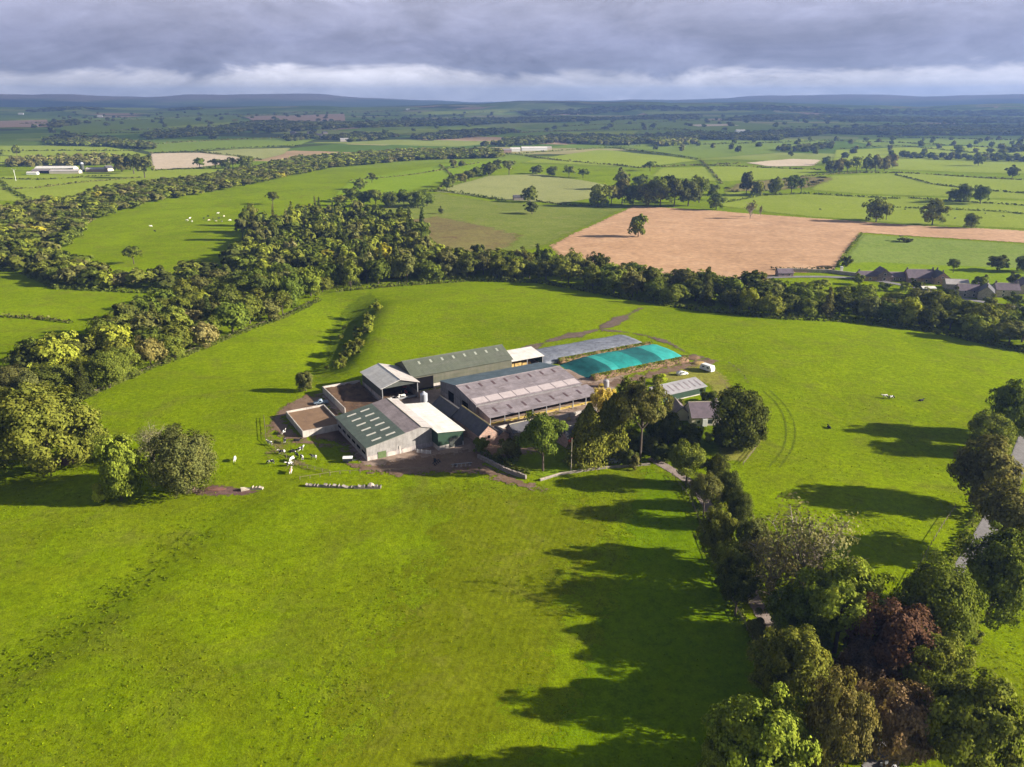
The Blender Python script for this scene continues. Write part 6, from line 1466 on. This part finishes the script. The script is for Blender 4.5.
far_mass('pale trees at the edge of the dark wood beyond the middle fields', [[(650, 144), (690, 142), (700, 144), (660, 147)]], ['light', 'olive', 'grey'])
far_mass('dark far woods below the right hand hills', [[(764, 139), (830, 134), (900, 136), (1060, 136), (1060, 130), (900, 129), (800, 131), (740, 134)], [(720, 121), (800, 119), (900, 122), (1060, 124), (1060, 121), (900, 118), (760, 116)], [(860, 128), (960, 126), (1060, 127), (1060, 129), (960, 129)], [(950, 133), (1060, 132), (1060, 134), (960, 135)]], DK)
far_mass('tree dots along the far right hedges', [[(900, 156), (1060, 160), (1060, 163), (905, 159)], [(780, 150), (830, 146), (834, 149), (790, 153)], [(1000, 150), (1060, 147), (1060, 150), (1010, 153)]], DK, .7)
far_mass('trees behind the far left farm', [[(8, 163), (40, 160), (115, 158), (120, 163), (110, 165), (60, 166), (10, 167)]], ['dull', 'olive', 'grey', 'rust'], .9)
far_mass('hedgerow trees dotted over the far plain', [[(20, 135), (60, 112), (500, 112), (480, 128), (300, 140)]], DK, .16)
far_mass('hedgerow trees dotted over the far right plain', [[(640, 150), (760, 141), (1050, 139), (1050, 160), (830, 158)], [(520, 131), (640, 118), (1050, 114), (1050, 126), (800, 131)]], DK, .2)
far_mass('scrub on the heath strip', [[(718, 192), (740, 184), (800, 177), (836, 178), (812, 186), (760, 192)]], ['dull', 'rust', 'grey', 'olive'], .45, (1.5, 4))
far_mass('dark woods on the low middle ridge', [[(520, 113), (640, 106), (760, 106), (900, 111), (1060, 113), (1060, 116), (900, 115), (760, 110), (640, 110), (530, 116)]], DK, .8, (12, 18))

# ------------------------------------------------------------------ grass tufts
def tufts():
    rng = np.random.default_rng(3); n = 26000
    d = 95+np.abs(rng.beta(1.1, 1.5, n))*210; a = rng.uniform(-.72, .72, n)
    x, y = d*np.sin(a), d*np.cos(a)
    cl = np.sin(x*.11+2*np.sin(y*.05))*np.sin(y*.13+1.7*np.sin(x*.07))+rng.normal(0, .45, n)
    keep = cl > .1
    ux, uy = x-FO[0], y-FO[1]; u = ux*FU[0]+uy*FU[1]; v = ux*FV[0]+uy*FV[1]
    keep &= ~((u > -24) & (u < 150) & (v > -24) & (v < 70)); x, y = x[keep], y[keep]
    z = h(x, y); n = len(x); k = 2
    P = np.repeat(np.stack([x, y, z], 1), k, 0)+rng.normal(0, .18, (n*k, 3))*[1, 1, 0]+np.array([0, 0, .07])
    V = cards(P, unit(rng.normal(0, .5, (n*k, 3))+np.array([0, 0, .8])), .2, rng, .7)
    t = np.array([.15, .21, .004])*rng.uniform(.7, 1.2, (n*k, 1)); t[:, 0] *= rng.uniform(.85, 1.3, n*k)
    me = np_mesh('grass_tufts', V, np.arange(len(V)).reshape(-1, 4), M['grass_tuft'], np.repeat(t, 4, 0))
    tag(link_mesh('grass_tufts', me), 'tufts of rough grass scattered over the near pasture', 'grass', kind='stuff')
tufts()
def tussocks():
    rng = np.random.default_rng(9); n = 420; t = rng.uniform(0, 1, n)
    a, b = at(20, 668), at(196, 532); x = a[0]+(b[0]-a[0])*t+rng.normal(0, 4, n); y = a[1]+(b[1]-a[1])*t+rng.normal(0, 4, n)
    k = np.sin(t*31)+np.sin(t*13+1)+rng.normal(0, .6, n) > 0; x, y = x[k], y[k]; n = len(x)
    P = np.repeat(np.stack([x, y, h(x, y)], 1), 5, 0)+rng.normal(0, .22, (n*5, 3))*[1, 1, 0]+np.array([0, 0, .09])
    V = cards(P, unit(rng.normal(0, .5, (n*5, 3))+np.array([0, 0, .8])), .24, rng, .7); tt = np.array([.13, .175, .004])*rng.uniform(.6, 1.2, (n*5, 1))
    me = np_mesh('grass_tussocks', V, np.arange(len(V)).reshape(-1, 4), M['grass_tuft'], np.repeat(tt, 4, 0))
    tag(link_mesh('grass_tussocks', me), 'dark tussocks of long grass along the low bank in the near pasture', 'grass', kind='stuff')
tussocks()

# ------------------------------------------------------------------ clouds, air, light, camera
SUN_E, SUN_A = D2R(20.5), D2R(5)
S = Vector((math.cos(SUN_E)*math.cos(SUN_A), -math.cos(SUN_E)*math.sin(SUN_A), math.sin(SUN_E)))
def clouds():
    m, n, out = new_mat('cloud'); d = n.new('ShaderNodeBsdfDiffuse'); d.inputs[0].default_value = (.8, .8, .82, 1); tr = n.new('ShaderNodeBsdfTransparent'); mxs = n.new('ShaderNodeMixShader'); mxs.inputs[0].default_value = .58
    n.link(d.outputs[0], mxs.inputs[1]); n.link(tr.outputs[0], mxs.inputs[2]); n.link(mxs.outputs[0], out.inputs[0]); rng = random.Random(2)
    alt = 2000.0; ox, oy = S.x/S.z*alt, S.y/S.z*alt
    bm = B(); nx, ny = 90, 46; g = {}
    x0, x1, y0, y1 = -12000, 12000, 2250, 12500
    for i in range(nx+1):
        for j in range(ny+1):
            x = x0+(x1-x0)*i/nx; e = 320*math.sin(x*.0011+.6)+160*math.sin(x*.0031+2)+(250 if x < -700 else -100 if x > 600 else 0)
            yy = y0+e+(y1-y0-e)*(j/ny)**1.25
            g[i, j] = (x+ox, yy+oy, alt+90*math.sin(x*.002+j)*math.sin(j*.7+i*.3))
    hole = lambda x, y: math.sin(x*.0013+1.2)*math.sin(y*.0021+.5)+.5*math.sin(x*.0037+y*.001) > 1.02
    vb, vt = {}, {}
    def V_(dct, k, dz):
        if k not in dct: p = g[k]; dct[k] = bm.verts.new((p[0], p[1], p[2]+dz))
        return dct[k]
    for i in range(nx):
        for j in range(ny):
            p = g[i, j]
            if hole(p[0]-ox, p[1]-oy): continue
            q = [(i, j), (i+1, j), (i+1, j+1), (i, j+1)]
            bm.faces.new([V_(vb, k, 0) for k in q][::-1]); bm.faces.new([V_(vt, k, 220) for k in q])
    return tag(obj('cloud_deck', bm, m, None, True), kind='structure')
clouds()
hb = box(B(), -9000, 9000, -400, 17500, -30, 330)
hm, hn, ho = new_mat('haze'); pv = hn.new('ShaderNodeVolumePrincipled'); pv.inputs['Color'].default_value = (.31, .50, 1.0, 1); pv.inputs['Density'].default_value = HAZE; pv.inputs['Anisotropy'].default_value = 0.2
hn.link(pv.outputs[0], ho.inputs['Volume']); tag(obj('haze', hb, hm), kind='stuff')

w = bpy.data.worlds.new('World'); SC.world = w; w.use_nodes = True; t = w.node_tree; t.nodes.clear(); n = N(t)
sky = n.new('ShaderNodeTexSky', sky_type='NISHITA'); sky.sun_disc = False; sky.sun_elevation = SUN_E; sky.sun_rotation = math.atan2(S.x, S.y)
sky.altitude = 200; sky.dust_density = 1.5
bg1 = n.new('ShaderNodeBackground'); bg1.inputs[1].default_value = .05; n.link(sky.outputs[0], bg1.inputs[0])
dirv = n.new('ShaderNodeTexCoord').outputs['Generated']
sp = n.new('ShaderNodeSeparateXYZ'); n.link(dirv, sp.inputs[0]); zc = n.math('MAXIMUM', sp.outputs[2], 0.0)
den = n.math('ADD', zc, .045); cv = n.new('ShaderNodeCombineXYZ'); n.link(n.math('DIVIDE', sp.outputs[0], den), cv.inputs[0]); n.link(n.math('DIVIDE', sp.outputs[1], den), cv.inputs[1])
c1 = n.noise(n.mapping(cv.outputs[0], scale=(.30, .30, 1), rot=(0, 0, .12)), 1.0, 8, .62, .5)
c2 = n.noise(n.mapping(cv.outputs[0], scale=(.9, .9, 1), rot=(0, 0, -.1)), 1.0, 8, .68, .3)
c3 = n.noise(n.mapping(dirv, scale=(9, 9, 34)), 1.0, 7, .66, .9)
c4 = n.noise(n.mapping(dirv, scale=(4.5, 4.5, 15)), 1.0, 7, .6, .7)
ze = n.math('ADD', zc, n.math('MULTIPLY', n.math('SUBTRACT', c3, .5), .030))
ze = n.math('ADD', ze, n.math('MULTIPLY', n.math('SUBTRACT', c4, .5), .055))
K = SKYK
prof = n.ramp(n.mapr(ze, 0, .4, 0, 1), [(0, (.66*K, .65*K, .72*K)), (.042, (.80*K, .78*K, .83*K)), (.064, (.70*K, .68*K, .74*K)), (.088, (.29*K, .30*K, .40*K)), (.15, (.25*K, .258*K, .36*K)), (.26, (.36*K, .36*K, .46*K)), (.45, (.25*K, .25*K, .31*K)), (1, (.15*K, .155*K, .19*K))])
dark = n.mapr(c4, .36, .66, 1.3, .74); fine = n.mapr(n.math('MULTIPLY', n.math('ADD', n.noise(n.mapping(dirv, scale=(20, 20, 50)), 1.0, 6, .66, .5), n.noise(n.mapping(dirv, scale=(9, 9, 26)), 1.0, 7, .66, .8)), .5), .36, .64, .84, 1.20)
mm = n.math('MULTIPLY', dark, fine); vv = n.new('ShaderNodeCombineXYZ')
for i in range(3): n.link(mm, vv.inputs[i])
ccol = n.mix(1.0, prof, vv.outputs[0], 'MULTIPLY')
bg2 = n.new('ShaderNodeBackground'); n.link(ccol, bg2.inputs[0]); bg2.inputs[1].default_value = 1
cover = n.math('MULTIPLY', n.mapr(zc, .16, .5, 1, .55), n.mapr(c1, .25, .4, .9, 1))
mx = n.new('ShaderNodeMixShader'); n.link(cover, mx.inputs[0]); n.link(bg1.outputs[0], mx.inputs[1]); n.link(bg2.outputs[0], mx.inputs[2])
wo = n.new('ShaderNodeOutputWorld'); n.link(mx.outputs[0], wo.inputs[0])

sl = bpy.data.lights.new('sun', 'SUN'); sl.energy = SUNP; sl.angle = D2R(.5); sl.color = (1, .93, .82)
so = bpy.data.objects.new('sun', sl); COL.objects.link(so); so.rotation_euler = S.to_track_quat('Z', 'Y').to_euler(); so.location = (200, -20, 300)
cam = bpy.data.cameras.new('camera'); co = bpy.data.objects.new('camera', cam); COL.objects.link(co)
co.location = (0, 0, CAMZ); co.rotation_euler = (math.pi/2-PITCH, 0, 0); cam.sensor_width = 36; cam.lens = F/1024*36; cam.clip_start = .5; cam.clip_end = 60000
SC.camera = co
SC.view_settings.view_transform = 'Standard'; SC.view_settings.look = 'None'; SC.view_settings.gamma = 1; SC.view_settings.exposure = EXPO
SC.view_settings.use_curve_mapping = False
SC.cycles.use_denoising = True; SC.cycles.max_bounces = 6; SC.cycles.diffuse_bounces = 2; SC.cycles.transparent_max_bounces = 12; SC.cycles.volume_bounces = 0
SC.cycles.use_adaptive_sampling = True
